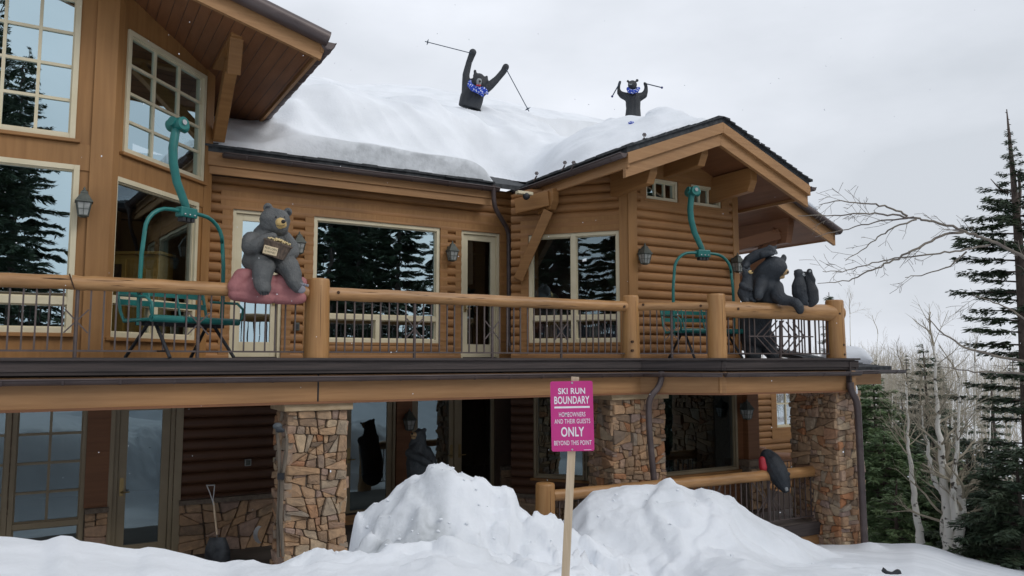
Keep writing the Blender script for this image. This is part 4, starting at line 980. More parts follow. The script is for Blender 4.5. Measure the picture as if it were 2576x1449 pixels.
def conifer(base,H,radf,seed,label,m='needle',dens=1.0,tr=.16,snag=0.0,name='spruce_tree',group=None,spacing=.26,droop=.25,lean=(0,0),twl=.26,crown0=.08,browntop=False,gaps=.12):
    """whorled conifer; radf(h 0..1) gives branch length in metres"""
    rs=np.random.RandomState(seed); base=Vector(base); root=thing(name,base,label,'tree',group)
    tk=MB(); pts=[];rr_=[]
    for i in range(17):
        h=i/16; pts.append(base+Vector((lean[0]*h*h*H+.05*math.sin(5*h+seed)*h,lean[1]*h*H,H*h))); rr_.append(tr*(1-h)**.8+.012)
    tk.tube(pts,rr_,9)
    P0=[];Dd=[];Ls=[];Ws=[]
    z=crown0*H
    while z<H*(1-snag):
        h=z/H; nb=rs.randint(4,7); a0=rs.rand()*6.28
        for k in range(nb):
            if rs.rand()<gaps: continue
            az=a0+k*6.283/nb+rs.normal(0,.25); R_=radf(h,math.cos(az))*rs.uniform(.7,1.08)
            if R_<.05: continue
            i_=int(h*16); c=pts[i_].lerp(pts[min(16,i_+1)],h*16-i_); dirh=Vector((math.cos(az),math.sin(az),0)); rise=rs.uniform(.02,.30)*(h-.15)+.05; bp=[]
            n=7
            for j in range(n+1):
                t_=j/n; bp.append(c+dirh*R_*t_+Vector((0,0,R_*(rise*t_-droop*t_**2*(1.1-h*.6)+.10*t_**3))))
            tk.tube(bp,[.022*(1-t/n)*min(1,R_)+.004 for t in range(n+1)],4,cap=False)
            k_=max(6,int(R_*26*dens)); tt=rs.uniform(.12,1,k_)**.8; jj=np.clip((tt*n).astype(int),0,n-1); bpa=np.array(bp)
            c_=bpa[jj]+(bpa[jj+1]-bpa[jj])*(tt*n-jj)[:,None]
            side=np.where(rs.rand(k_)<.5,-1,1)[:,None]; dh=np.array(dirh)[None]; sd_=np.array([-dirh.y,dirh.x,0])[None]
            for rep in range(5):
                ang=rs.uniform(.3,1.3,k_)[:,None]
                dv=dh*np.cos(ang)+sd_*side*np.sin(ang)+np.array([0,0,-.18])+rs.normal(0,.20,(k_,3))
                tl=(twl*(1.15-tt*.6)*rs.uniform(.6,1.2,k_))*min(1.3,.5+R_*.5)
                P0.append(c_+rs.normal(0,.035,(k_,3))); Dd.append(dv); Ls.append(tl); Ws.append(tl*.095+.005)
        z+=spacing*rs.uniform(.8,1.25)*(1.15-.4*h)
    V=sprays(np.concatenate(P0),np.concatenate(Dd),np.concatenate(Ls),np.concatenate(Ws),rs)
    tk.build('trunk',M['bark'],root)
    quads_mesh('crown',V,M[m],root,base)
    return root
def gz(x,y): return float(ground(np.array([[x]]),np.array([[y]]))[0,0])
def place_px(px,Y,ytop):
    p=at(px,ytop,Y); b=gz(p.x,Y); return Vector((p.x,Y,b)),p.z-b
cone=lambda R_,p=.85,asym=0: (lambda h,c: R_*(1-h)**p*(1+asym*c))
# big spruce at the right edge
b_,H_=place_px(2544,20,275)
tab=[(275,.0),(360,.10),(400,.28),(430,.42),(470,.75),(530,1.25),(600,1.6),(640,1.7),(680,1.5),(728,1.75),(790,1.0),(827,2.0),(870,1.6),(924,1.3),(987,1.8),(1046,1.3),(1105,1.7),(1177,2.1),(1260,1.9),(1400,1.8)]
def bigf(h,c):
    z=b_.z+h*H_; y=903-(z-1.6)/20*1950; return float(np.interp(y,[t[0] for t in tab],[t[1] for t in tab]))
big=conifer(b_,H_,bigf,5,'tall ragged spruce with bare broken tips at the right edge, behind the white trunks',tr=.25,spacing=.27,gaps=.30,dens=1.3,lean=(-.008,0),droop=.18,twl=.24)
mb=MB(); mb.tube([at(2560,560,20.2),at(2566,480,20.3),at(2563,440,20.3),at(2567,425,20.3)],[.06,.04,.03,.012],6)
r_=random.Random(4)
for i in range(16):
    y=285+i*14; x=2534+ (y-275)*.05; s=r_.choice((-1,1)); mb.tube([at(x,y,20),at(x+s*r_.uniform(4,11),y-r_.uniform(-3,5),20)],[.016,.006],4)
for i in range(7):
    y=440+i*16; s=r_.choice((-1,1)); mb.tube([at(2564,y,20.3),at(2564+s*r_.uniform(5,12),y-4,20.3)],[.014,.005],4)
mb.tube([at(2536,488,20),at(2510,470,20),at(2492,450,20)],[.035,.02,.008],5)
mb.build('dead_leader',M['bark'],big)
def cf(px,Y,yt,R_,seed,lab,**k):
    b,h=place_px(px,Y,yt); return conifer(b,h,cone(R_,k.pop('p',.85)),seed,lab,tr=.03+h*.012,**k)
cf(2322,30,866,2.0,11,'pointed spruce rising in the middle of the woods behind bare aspens',dens=1.1,twl=.34,spacing=.33,p=.7)
cf(2088,30,735,1.5,12,'spruce top peeking over the right end of the deck railing',dens=.8,twl=.34,spacing=.36,p=.7)
cf(2200,25,945,2.4,13,'green fir standing just right of the stone pier and downspout',m='needlefir',dens=1.7,twl=.30,spacing=.24,p=.6,name='fir_tree')
cf(2150,30,940,2.3,14,'fir close behind the stone pier, mostly hidden by it',m='needlefir',dens=1.4,twl=.34,spacing=.28,p=.6,name='fir_tree')
cf(2252,21,1205,1.3,15,'small bright green fir on the snow edge right of the stone pier',m='needlefir',dens=1.5,twl=.24,spacing=.2,p=.7,name='fir_tree')
cf(2270,33,985,2.2,25,'tall dark spruce between the stone pier fir and the pointed spruce',dens=.9,twl=.36,spacing=.34,p=.6)
cf(2390,35,1030,2.4,26,'dark conifer far behind the clump of white aspen trunks',dens=.9,twl=.4,spacing=.38,p=.6)
cf(2240,31,1008,2.0,16,'narrow fir with sharp top behind the small bright green fir',m='needlefir',dens=.9,twl=.36,spacing=.34,p=.65,name='fir_tree')
cf(2222,23.5,1075,2.0,27,'bushy green fir between the stone pier fir and the small bright fir',m='needlefir',dens=1.5,twl=.28,spacing=.24,p=.6,name='fir_tree')
cf(2365,27,1120,2.1,28,'green fir right behind the forked white aspen trunk',m='needlefir',dens=1.4,twl=.3,spacing=.26,p=.6,name='fir_tree')
cf(2345,26,1090,2.3,17,'dark fir behind the thin white aspen trunk',dens=1.1,twl=.32,spacing=.3,p=.55,name='fir_tree')
cf(2290,28,1060,2.2,18,'dark fir in the shade left of the thin white aspen trunk',dens=1.0,twl=.34,spacing=.32,p=.55,name='fir_tree')
cf(2485,18.5,1190,1.6,19,'dense low spruce filling the space right of the white trunks',dens=1.7,twl=.26,spacing=.2,p=.5)
cf(2560,16.5,1120,1.7,20,'dense low spruce cut by the right edge of the picture',dens=1.6,twl=.26,spacing=.2,p=.5)
cf(2395,23,1170,1.6,22,'young dark green fir filling the gap left of the white trunk clump',m='needlefir',dens=1.3,twl=.28,spacing=.24,p=.55,name='fir_tree')
cf(2300,22.5,1200,1.5,23,'low dark green fir in front of the thin white trunk\'s base',m='needlefir',dens=1.3,twl=.28,spacing=.24,p=.6,name='fir_tree')
cf(2430,22,1120,1.6,21,'dark spruce directly behind the clump of white aspen trunks',dens=1.3,twl=.3,spacing=.26,p=.5)
# ---- bare aspens
def twigs(mb,p,d,L_,r,lev,rs,up_=.18,seg=None,kids=(3,5),spread=.55,taper=.45):
    n=5 if lev>1 else 3; pts=[Vector(p)]; dd=Vector(d).normalized(); rr_=[r]
    for i in range(n):
        dd=(dd+Vector((rs.gauss(0,.13),rs.gauss(0,.13),rs.gauss(0,.10)+up_*.25))).normalized(); pts.append(pts[-1]+dd*L_/n); rr_.append(max(.0025,r*(1-(1-taper)*(i+1)/n)))
    mb.tube(pts,rr_,(6 if r>.03 else 4 if r>.008 else 3),cap=False)
    if lev<=0: return
    for k in range(rs.randint(*kids)):
        t_=rs.uniform(.25,1)*n; i=min(n-1,int(t_)); q=pts[i].lerp(pts[i+1],t_-i); ax=(pts[i+1]-pts[i]).normalized()
        sd_=ax.cross(Vector((rs.gauss(0,1),rs.gauss(0,1),rs.gauss(0,1)))).normalized()
        twigs(mb,q,ax*(1-spread*.5)+sd_*spread+Vector((0,0,up_)),L_*rs.uniform(.38,.62),rr_[i]*rs.uniform(.38,.6),lev-1,rs,up_,kids=kids,spread=spread)
def aspen(stems,Y,seed,label,r0=.11,tw='twig',name='aspen_tree',lev=2,group=None,crownfrom=.4):
    """stems: list of pixel polylines (bottom to top) with radii"""
    rs=random.Random(seed); p0=at(*stems[0][0][0],Y); g_=gz(p0.x,Y); root=thing(name,(p0.x,Y,min(p0.z,g_)),label,'tree',group)
    tk=MB(); cw=MB()
    for si,(pl,ra,rb) in enumerate(stems):
        P_=[at(x,y,Y+si*.12*(1 if si%2 else -1)) for x,y in pl]; q=[]
        for i in range(len(P_)-1):
            for j in range(4): q.append(P_[i].lerp(P_[i+1],j/4)+Vector((rs.gauss(0,.012),rs.gauss(0,.02),0)))
        q.append(P_[-1]); n=len(q); rr_=[rb*.8+(ra*.9-rb*.8)*(1-i/(n-1))**1.5 for i in range(n)]
        tk.tube(q,rr_,9)
        for i in range(int(n*crownfrom),n):
            for k in range(rs.randint(0,2)):
                d=Vector((rs.gauss(0,1),rs.gauss(0,.8),rs.uniform(.4,1.3))); twigs(cw,q[i],d,rs.uniform(.7,1.5)*(1.25-.5*i/n)*H_s(Y),max(.006,rr_[i]*.45),lev,rs)
        twigs(cw,q[-1],(q[-1]-q[-2]),1.0*H_s(Y),rb,lev+0,rs)
    tk.build('trunk',M['aspen'],root); cw.build('bare_crown',M[tw],root)
    return root
H_s=lambda Y: .75+Y*.006
aspen([([(2392,1395),(2386,1300),(2378,1245),(2368,1150),(2363,1087),(2356,1010),(2354,940),(2349,870)],.165,.03),
       ([(2378,1245),(2352,1215),(2338,1155),(2333,1110),(2324,1075),(2318,1020)],.09,.02),
       ([(2408,1392),(2414,1330),(2421,1290),(2418,1245),(2410,1222)],.125,.10),
       ([(2382,1385),(2376,1330),(2376,1262),(2372,1200)],.13,.06),
       ([(2403,1330),(2398,1240),(2403,1177),(2411,1087),(2415,1010),(2412,950)],.10,.02)],18.5,3,'clump of white barked aspen trunks with black scars and bare twigs above the snow',lev=2)
aspen([([(2316,1366),(2309,1320),(2298,1240),(2290,1160),(2282,1110),(2283,1040),(2280,960)],.12,.02)],19.5,4,'single thin white aspen trunk left of the clump of white trunks',lev=2,crownfrom=.5)
k=0
for px,Y,yb,yt,lab in ((2245,27,1330,960,'bare aspen standing among the firs right of the stone pier'),(2340,31,1330,900,'bare aspen in front of the pointed spruce'),(2385,34,1300,930,'pale bare aspen behind the clump of white trunks'),(2430,29,1330,985,'pale twin bare aspen right of the clump of white trunks'),(2480,36,1300,1000,'faint bare aspen seen through the ragged spruce'),(2150,36,1250,760,'bare tree rising behind the snow capped corner roof'),(2195,38,1250,810,'bare tree top just right of the snow capped corner roof'),(2290,40,1250,900,'faint bare aspen top left of the pointed spruce'),(2450,24,1370,880,'slender bare aspen reaching up between the pointed and the ragged spruce')):
    rs=random.Random(k+50); dx=rs.uniform(-12,12)
    aspen([([(px,yb),(px+dx*.4,(yb*2+yt)/3),(px+dx,(yb+2*yt)/3),(px+dx*1.2,yt+30)],.09,.02)],Y,60+k,lab,lev=2,crownfrom=.3); k+=1
# far brush on the slope: one mass of bare woods nobody could count
def brush():
    rs=np.random.RandomState(9); mbq=[]
    for (n,x0,x1,Y0,Y1,hh,wd) in ((1900,14,75,50,120,5.5,.03),(260,12,40,36,60,4.2,.018)):
        X=rs.uniform(x0,x1,n)*1.0; Y=rs.uniform(Y0,Y1,n); X=np.where(X/Y<.40,X+.15*Y,X); Z=ground(X[None],Y[None])[0]; h=hh*rs.uniform(.5,1.2,n)
        P0=np.stack([X,Y,Z],1); up_=np.array([0,0,1.])
        for j in range(9):
            a=rs.uniform(0,.85,n)[:,None]; st=P0+up_*(h[:,None]*(a if j else 0)); d=up_*1.0+rs.normal(0,.45 if j else .06,(n,3)); d/=np.linalg.norm(d,axis=1,keepdims=True)
            Ls=(h[:,None]*(.38 if j else 1)); s_=np.cross(d,rs.normal(0,1,(n,3))); s_/=np.linalg.norm(s_,axis=1,keepdims=True); w_=wd*(1 if j==0 else .6)
            mbq.append(np.stack([st-s_*w_,st+s_*w_,st+d*Ls+s_*w_*.3,st+d*Ls-s_*w_*.3],1))
    o=quads_mesh('far_woods',np.concatenate(mbq),M['twigtan'],None,(30,70,-10)); tag(o,'distant leafless woods covering the snowy hillside',None,None,'stuff')
brush()
r_=random.Random(77)
for i in range(14):
    Y=r_.uniform(45,90); px=r_.uniform(2150,2560); p=at(px,1000,Y); b=Vector((p.x,Y,gz(p.x,Y)))
    if i==0: ft=conifer(b,r_.uniform(6,8),cone(1.5,.8),90,'small far conifer among the leafless hillside woods',dens=.7,twl=.4,spacing=.4,group='far conifers on the hillside')
    else:
        c_=copy_tree(ft); c_.location=b; s_=r_.uniform(.7,1.1); c_.scale=(s_,s_,s_); c_.rotation_euler=(0,0,r_.uniform(0,6))
        c_['label']='small far conifer among the leafless hillside woods'
# ---- bough reaching in from the right
def bough():
    Yb=9.0; root=thing('bare_tree',(at(2960,900,Yb).x,Yb+.5,gz(at(2960,900,Yb).x,Yb)),'leafless tree just outside the right edge whose long thin boughs arch over the sky','tree')
    rs=random.Random(12); tk=MB(); bx=root.location
    tk.tube([bx,bx+Vector((.05,0,1.5)),bx+Vector((-.1,0,3.2)),bx+Vector((0,.1,5.5))],[.12,.1,.08,.04],10); tk.build('trunk',M['aspen'],root)
    mb=MB()
    L_=[([(2900,800),(2720,720),(2620,668),(2576,646),(2517,616),(2467,596),(2427,582),(2350,558),(2300,548),(2234,541),(2177,536),(2100,543),(2007,543)],.019,.004),
    ([(2284,543),(2234,521),(2184,510),(2100,506),(2060,516)],.010,.003),
    ([(2420,583),(2367,593),(2297,630),(2237,660),(2184,683),(2134,706),(2057,713)],.014,.003),
    ([(2494,615),(2417,630),(2350,640),(2250,650),(2184,666),(2117,683),(2070,683)],.010,.003),
    ([(2304,553),(2264,566),(2217,590),(2177,623),(2127,656)],.009,.003),
    ([(2430,633),(2390,670),(2317,693),(2277,698)],.007,.003),
    ([(2300,548),(2217,555),(2134,576),(2050,596)],.008,.003),
    ([(2900,930),(2700,925),(2517,900),(2427,873),(2377,843),(2334,803)],.016,.004),
    ([(2900,980),(2700,955),(2560,940),(2450,935),(2360,920)],.014,.004),
    ([(2800,870),(2640,850),(2560,790),(2500,760),(2450,745)],.012,.003)]
    for k,(pl,ra,rb) in enumerate(L_):
        P_=[at(x,y,Yb+.3*math.sin(i*1.3+k)*(k>0)*.5) for i,(x,y) in enumerate(pl)]; q=[]
        for i in range(len(P_)-1):
            for j in range(5): q.append(P_[i].lerp(P_[i+1],j/5)+Vector((rs.gauss(0,.006),rs.gauss(0,.01),rs.gauss(0,.006))))
        q.append(P_[-1]); n=len(q); rr_=[ra*(1-i/n)**.8+rb for i in range(n)]; mb.tube(q,rr_,6)
        for i in range(int(n*.15),n-1):
            if rs.random()<.32:
                ax=(q[i+1]-q[i]).normalized(); sd_=Vector((rs.gauss(0,.3),rs.gauss(0,.6),rs.choice((-1,1))*1.0)); twigs(mb,q[i],ax*.9+sd_*.55,rs.uniform(.10,.34),max(.0028,rr_[i]*.4),1,rs,up_=-.02,kids=(2,4),spread=.7)
    mb.build('bough',M['twigdark'],root)
bough()
# ---- spruces standing behind and beside the viewer (seen mirrored in the windows)
refl=[((3.9,-11.5),16,3.0),((17.3,-4.5),15,3.2),((22.5,-7),17,3.4),((28,-4),16,3.4),((-3,-17),17,3.2),((21,3),17,3.4),((14.5,12.6),14,3.0),((18.5,9.9),16,3.2),((24,12),16,3.4),((20,-2),15,3.2),((25,-9),17,3.4),((-11,-6),15,3.2),((-14.6,-5.2),15,3.2),((-17.5,-8.5),16,3.6),((-20,-3),15,3.2),((9.5,-20),18,3.6),((14,-16),17,3.4)]
for i,((x,y),h,R_) in enumerate(refl):
    b=Vector((x,y,gz(x,y)-.2))
    if i==0: mir=conifer(b,h,cone(R_,.75),33,'tall spruce behind the viewer, mirrored in the lodge windows',dens=1.7,twl=.30,spacing=.33,group='spruces mirrored in the windows',gaps=.1,droop=.32,crown0=.04)
    else:
        c_=copy_tree(mir); c_.location=b; s_=R_/3.0; c_.scale=(s_,s_,h/16); c_.rotation_euler=(0,0,i*1.3)
# ================= sculpted things =================
def remesh(mb,name,m,parent,voxel=.016,smooth=6,cut=None,loc=None,cast=None):
    me=bpy.data.meshes.new('tmp'); me.from_pydata([tuple(v) for v in mb.v],[],mb.f); o=bpy.data.objects.new('tmp',me); COL.objects.link(o)
    r=o.modifiers.new('r','REMESH'); r.mode='VOXEL'; r.voxel_size=voxel; r.use_smooth_shade=True
    s=o.modifiers.new('s','SMOOTH'); s.factor=.5; s.iterations=smooth
    dg=bpy.context.evaluated_depsgraph_get(); ne=bpy.data.meshes.new_from_object(o.evaluated_get(dg)); bpy.data.objects.remove(o); ne.name=name
    loc=Vector(loc) if loc is not None else (Vector(parent['wloc']) if parent is not None else Vector())
    bm=bmesh.new(); bm.from_mesh(ne)
    if cut:
        co,no=cut; g_=bmesh.ops.bisect_plane(bm,geom=bm.verts[:]+bm.edges[:]+bm.faces[:],plane_co=co,plane_no=no,clear_outer=True)
        bmesh.ops.holes_fill(bm,edges=[x for x in bm.edges if x.is_boundary])
    bmesh.ops.translate(bm,verts=bm.verts,vec=-loc); bm.to_mesh(ne); bm.free()
    ne.polygons.foreach_set('use_smooth',[True]*len(ne.polygons)); ne.materials.clear(); ne.materials.append(m)
    o=bpy.data.objects.new(name,ne); COL.objects.link(o); o.parent=parent
    if parent is None: o.location=loc
    o['wloc']=tuple(loc); return o
class Z:
    """maps crop coordinates of the reference onto points at a chosen distance"""
    def __init__(s,x0,y0,k,Y,skew=0,xc=0): s.x0,s.y0,s.k,s.Y,s.sk,s.xc=x0,y0,k,Y,skew,xc
    def p(s,x,y,d=0): return at(s.x0+x*s.k,s.y0+y*s.k,s.Y+d+s.sk*(x-s.xc))
    def m(s,r): return r*s.k*s.Y/F
    def chain(s,mb,pts,flat=1.0):
        """pts: (x,y,r,d) spheres swept from one to the next"""
        P_=[(s.p(x,y,d),s.m(r)) for x,y,r,d in pts]
        for (a,ra),(b,rb) in zip(P_,P_[1:]):
            n=max(2,int((b-a).length/(min(ra,rb)*.35))+1)
            for i in range(n+1):
                t=i/n; mb.ball(a.lerp(b,t),ra+(rb-ra)*t,2,(1,flat,1))
        if len(P_)==1: mb.ball(P_[0][0],P_[0][1],2,(1,flat,1))
M['beargrey']=mat('painted_grey_bear',(.080,.086,.088),.62,(.125,.128,.126),(5,5,5),bump=.8,bscale=(70,70,30))
M['bearblack']=mat('painted_black_bear',(.016,.019,.024),.6,(.030,.035,.042),(4,4,4),bump=.8,bscale=(60,60,26))
M['bearblue']=mat('weathered_black_bear',(.015,.020,.027),.6,(.032,.040,.050),(4,4,4),bump=.8,bscale=(60,60,26))
M['bearmid']=mat('weathered_grey_bear',(.045,.058,.068),.6,(.085,.10,.11),(4,4,4),bump=.8,bscale=(60,60,26))
M['tan']=mat('tan_muzzle_paint',(.42,.27,.13),.55,(.50,.34,.17),(12,12,12))
M['yellow']=mat('yellow_muzzle_paint',(.55,.38,.14),.5,(.65,.46,.20),(14,14,14))
M['muz']=mat('pale_muzzle_paint',(.22,.24,.25),.5,(.30,.32,.33),(10,10,10))
M['pad']=mat('grey_paw_pad',(.20,.20,.23),.6,(.27,.27,.30),(9,9,9))
M['ink']=mat('dark_ink',(.015,.012,.012),.5)
M['pink']=mat('pink_painted_cushion',(.28,.100,.105),.6,(.37,.145,.145),(4,4,4),bump=.5,bscale=(18,18,18))
M['red']=mat('red_paint',(.42,.02,.035),.45,(.50,.03,.05),(5,5,5))
def bandana_mat():
    m=bpy.data.materials.new('blue_bandana_cloth'); m.use_nodes=True; nt=m.node_tree; b=nt.nodes['Principled BSDF']; N=nt.nodes.new; Lk=nt.links.new
    tc=N('ShaderNodeTexCoord'); v=N('ShaderNodeTexVoronoi'); v.inputs['Scale'].default_value=22; Lk(tc.outputs['Object'],v.inputs['Vector'])
    r=N('ShaderNodeValToRGB'); r.color_ramp.elements[0].position=.30; r.color_ramp.elements[0].color=(.7,.75,.9,1); r.color_ramp.elements[1].position=.36; r.color_ramp.elements[1].color=(.015,.055,.42,1)
    Lk(v.outputs['Distance'],r.inputs[0]); Lk(r.outputs[0],b.inputs['Base Color']); b.inputs['Roughness'].default_value=.8; return m
M['bandana']=bandana_mat()
def text_obj(txt,w_,h_,name,m,parent,mtx,thick=.0012,weight=.02,lines=None):
    cu=bpy.data.curves.new(name,'FONT'); cu.body=txt; cu.align_x='CENTER'; cu.align_y='CENTER'; cu.extrude=.02; cu.offset=weight; cu.space_character=1.06; cu.size=1
    o=bpy.data.objects.new('t',cu); COL.objects.link(o); dg=bpy.context.evaluated_depsgraph_get(); me=bpy.data.meshes.new_from_object(o.evaluated_get(dg)); bpy.data.objects.remove(o)
    co=np.array([v.co for v in me.vertices]); lo,hi=co.min(0),co.max(0); c=(lo+hi)/2; s=np.array([w_/(hi[0]-lo[0]),h_/(hi[1]-lo[1]),thick/(hi[2]-lo[2])])
    for v in me.vertices: v.co=mtx@Vector((np.array(v.co)-c)*s)
    me.materials.clear(); me.materials.append(m); me.name=name; o=bpy.data.objects.new(name,me); COL.objects.link(o); o.parent=parent; return o
# ---- bear with bucket on the rail
zb=Z(562.2,491.9,.2028,10.29,.00050,520)
cush=thing('cushion',zb.p(520,1340,0),'pink folded cushion sculpture draped over the rail under the sitting grey bear','cushion')
mb=MB()
for dd_ in (-.09,.05,.24):
    zb.chain(mb,[(150,1130,100,dd_),(230,1010,110,dd_),(300,1000,95,dd_)])
    zb.chain(mb,[(340,1130,120,dd_),(430,1050,130,dd_),(540,1060,110,dd_)]); zb.chain(mb,[(690,1070,100,dd_),(740,1080,110,dd_),(880,1120,110,dd_),(960,1080,80,dd_)])
    zb.chain(mb,[(140,1225,82,dd_),(330,1250,88,dd_),(560,1265,88,dd_)]); zb.chain(mb,[(680,1265,88,dd_),(860,1270,88,dd_),(955,1270,78,dd_)])
zb.chain(mb,[(200,1130,90,-.1),(900,1180,100,-.1)])
remesh(mb,'cushion_body',M['pink'],cush,.013,3)
bear=thing('bear_statue',zb.p(500,900,0),'grey bear statue sitting on the pink cushion and holding a popcorn bucket','statue')
mb=MB()
zb.chain(mb,[(440,800,205,.10),(500,640,215,.12),(540,520,190,.10),(600,430,150,.04)]); zb.chain(mb,[(620,640,200,.08),(640,500,165,.06)])
zb.chain(mb,[(605,300,158,-.02),(680,310,150,-.07),(690,385,118,-.11)]); zb.chain(mb,[(560,370,115,-.02),(720,420,85,-.08)])
zb.chain(mb,[(350,560,120,.02),(330,640,108,-.04),(400,640,95,-.12),(500,560,80,-.18),(610,515,62,-.22)])
zb.chain(mb,[(760,530,95,.0),(850,640,88,-.04),(860,710,82,-.10),(780,720,72,-.19),(725,715,52,-.235)])
zb.chain(mb,[(330,820,105,.08),(440,850,145,-.02),(500,880,142,-.20),(480,1000,122,-.25),(478,1090,104,-.27),(502,1150,90,-.30)])
zb.chain(mb,[(640,830,120,.0),(800,880,142,-.16),(850,970,122,-.21),(872,1060,100,-.24),(925,1130,85,-.24)])
for (x,y,r) in ((550,150,60),(800,205,56)):
    mb.ball(zb.p(x,y,.0),zb.m(r),3,(1,.55,1.05))
zb.chain(mb,[(570,190,45,0),(600,230,60,0)]); zb.chain(mb,[(785,230,42,0),(750,260,60,0)])
body=remesh(mb,'body',M['beargrey'],bear,.011,4)
mb=MB()
for (x,y,r) in ((552,160,36),(806,212,30)): mb.ball(zb.p(x,y,-.035),zb.m(r),2,(1,.4,1))
mb.build('inner_ear',M['bearblack'],bear)
mb=MB(); zb.chain(mb,[(700,335,72,-.17),(715,345,66,-.225)]); zb.chain(mb,[(700,370,52,-.20),(745,365,40,-.22)])
muz=remesh(mb,'muzzle',M['yellow'],bear,.008,4)
mb=MB(); mb.ball(zb.p(744,322,-.295),zb.m(27),2,(1.1,.7,.9)); mb.tube([zb.p(x,y,-.288) for x,y in ((645,362),(690,378),(730,376),(765,362))],.0035,6); mb.build('nose',M['ink'],muz)
mb=MB(); mb.ball(zb.p(652,266,-.215),zb.m(12),2); mb.ball(zb.p(755,268,-.20),zb.m(11),2); mb.build('eyes',M['ink'],bear)
mb=MB()
for i in range(4): a=zb.p(462+i*32,1195+(i==1)*8,-.375); mb.tube([a,a+Vector((0,-.012,-.045))],[.014,.003],6)
mb.build('claws',M['bearblack'],bear)
mb=MB()
for i in range(4): a=zb.p(700+i*3,672+i*24,-.285); mb.tube([a,a+Vector((-.03,-.012,.002))],[.013,.006],6)
mb.build('claws',M['bearblack'],bear)
mb=MB(); mb.ball(zb.p(968,1165,-.31),zb.m(52),3,(1,.35,.95)); 
for i in range(4): mb.ball(zb.p(950+i*30,1092+i*8,-.31),zb.m(20),2,(1,.5,1))
mb.build('paw_pad',M['pad'],bear)
bk_=thing('popcorn_bucket',zb.p(640,780,-.2),'brown wooden bucket of popcorn with a lettered plate, held by the sitting grey bear','bucket')
M['bucket']=mat('bucket_wood',(.075,.055,.042),.75,(.16,.115,.085),(30,30,4),bump=.8)
ax0=zb.p(615,765,-.20); ax1=zb.p(676,582,-.235)
mb=MB(); n=24; A_=(ax1-ax0).normalized(); X__=Vector((1,0,-A_.x/A_.z)).normalized(); Y__=A_.cross(X__).normalized()
def ring(c,r,f=1.0,j=0): return [c+(X__*math.cos(6.2832*i/n)+Y__*math.sin(6.2832*i/n)*f)*r*(1+(.02 if i%2 else 0)) for i in range(n)]
R0=zb.m(135);R1=zb.m(178); rings=[ring(ax0,R0),ring(ax0.lerp(ax1,.9),R1*.96),ring(ax0.lerp(ax1,.9),R1*1.02),ring(ax1,R1*1.02),ring(ax1,R1*.90),ring(ax0.lerp(ax1,.8),R1*.86)]
vs=[p for r in rings for p in r]; mb.add(vs,[(k*n+i,k*n+(i+1)%n,(k+1)*n+(i+1)%n,(k+1)*n+i) for k in range(5) for i in range(n)]+[tuple(range(n-1,-1,-1)),tuple(5*n+i for i in range(n))])
mb.build('bucket_body',M['bucket'],bk_,recalc=True)
mb=MB(); r_=random.Random(3)
M['popcorn']=mat('popcorn',(.50,.36,.14),.8,(.68,.58,.36),(60,60,60))
for i in range(130):
    a=r_.uniform(0,6.28); q=math.sqrt(r_.random())*R1*.84; mb.ball(ax0.lerp(ax1,.96)+X__*q*math.cos(a)+Y__*q*math.sin(a)+A_*(r_.uniform(0,.022)+.035*(1-(q/R1)**2)),r_.uniform(.010,.017),1)
mb.build('popcorn_heap',M['popcorn'],bk_)
M['plate']=mat('cream_sign_paint',(.55,.44,.27),.6,(.63,.52,.34),(10,10,10))
TL,TR,BR_,BL=[zb.p(x,y,-.412) for x,y in ((508,608),(682,655),(655,751),(490,711))]
pc_=(TL+TR+BR_+BL)/4; ux=((TR-TL)+(BR_-BL)).normalized(); uz=((TL-BL)+(TR-BR_)); uz=(uz-ux*uz.dot(ux)).normalized(); un=ux.cross(uz); pw=((TR-TL).length+(BR_-BL).length)/2; ph=((TL-BL).length+(TR-BR_).length)/2
def frame_m(c,ux,uz,un): return Matrix(((ux.x,uz.x,un.x,c.x),(ux.y,uz.y,un.y,c.y),(ux.z,uz.z,un.z,c.z),(0,0,0,1)))
mb=MB(); q=[pc_+ux*(a*pw/2)+uz*(b*ph/2)+un*c for c in (-.03,0) for a,b in ((-1,-1),(1,-1),(1,1),(-1,1))]; mb.hexa(q)
plt=mb.build('name_plate',M['plate'],bk_,bevel=.003); w0=Vector(bk_['wloc'])
text_obj('POPCORN',pw*.86,ph*.27,'lettering',M['ink'],plt,frame_m(pc_-w0+uz*ph*.2+un*.001,ux,uz,un),weight=.0)
text_obj('N HONEY',pw*.80,ph*.25,'lettering',M['ink'],plt,frame_m(pc_-w0-uz*ph*.2+un*.001,ux,uz,un),weight=.0)
# ---- mother bear and cubs at the right rail
zm=Z(1827.3,600.6,.2205,13.75)
mo=thing('bear_statue',zm.p(330,1375,.35),'large black mother bear statue leaning over the thick right rail','statue')
mb=MB()
zm.chain(mb,[(330,1120,185,.45),(330,950,190,.42),(370,780,190,.35),(400,600,185,.25),(420,480,165,.18),(470,400,150,.08),(530,330,132,-.02)])
zm.chain(mb,[(470,700,150,.15),(480,560,140,.08)])
zm.chain(mb,[(290,1180,120,.45),(300,1290,100,.4),(310,1345,90,.33)]); zm.chain(mb,[(440,1130,120,.45),(480,1260,88,.42),(540,1345,70,.3)])
zm.chain(mb,[(550,320,128,-.05),(590,330,105,-.10),(560,390,95,-.04)]); mb.ball(zm.p(655,220,-.02),zm.m(44),3,(.8,.5,1.15)); mb.ball(zm.p(480,215,.03),zm.m(44),3,(.9,.5,1.1))
zm.chain(mb,[(640,245,40,-.02),(620,270,50,-.03)])
zm.chain(mb,[(560,560,95,.0),(580,640,85,-.12),(640,695,68,-.20),(730,710,58,-.26),(790,730,56,-.34),(830,780,54,-.42),(838,818,46,-.43)])
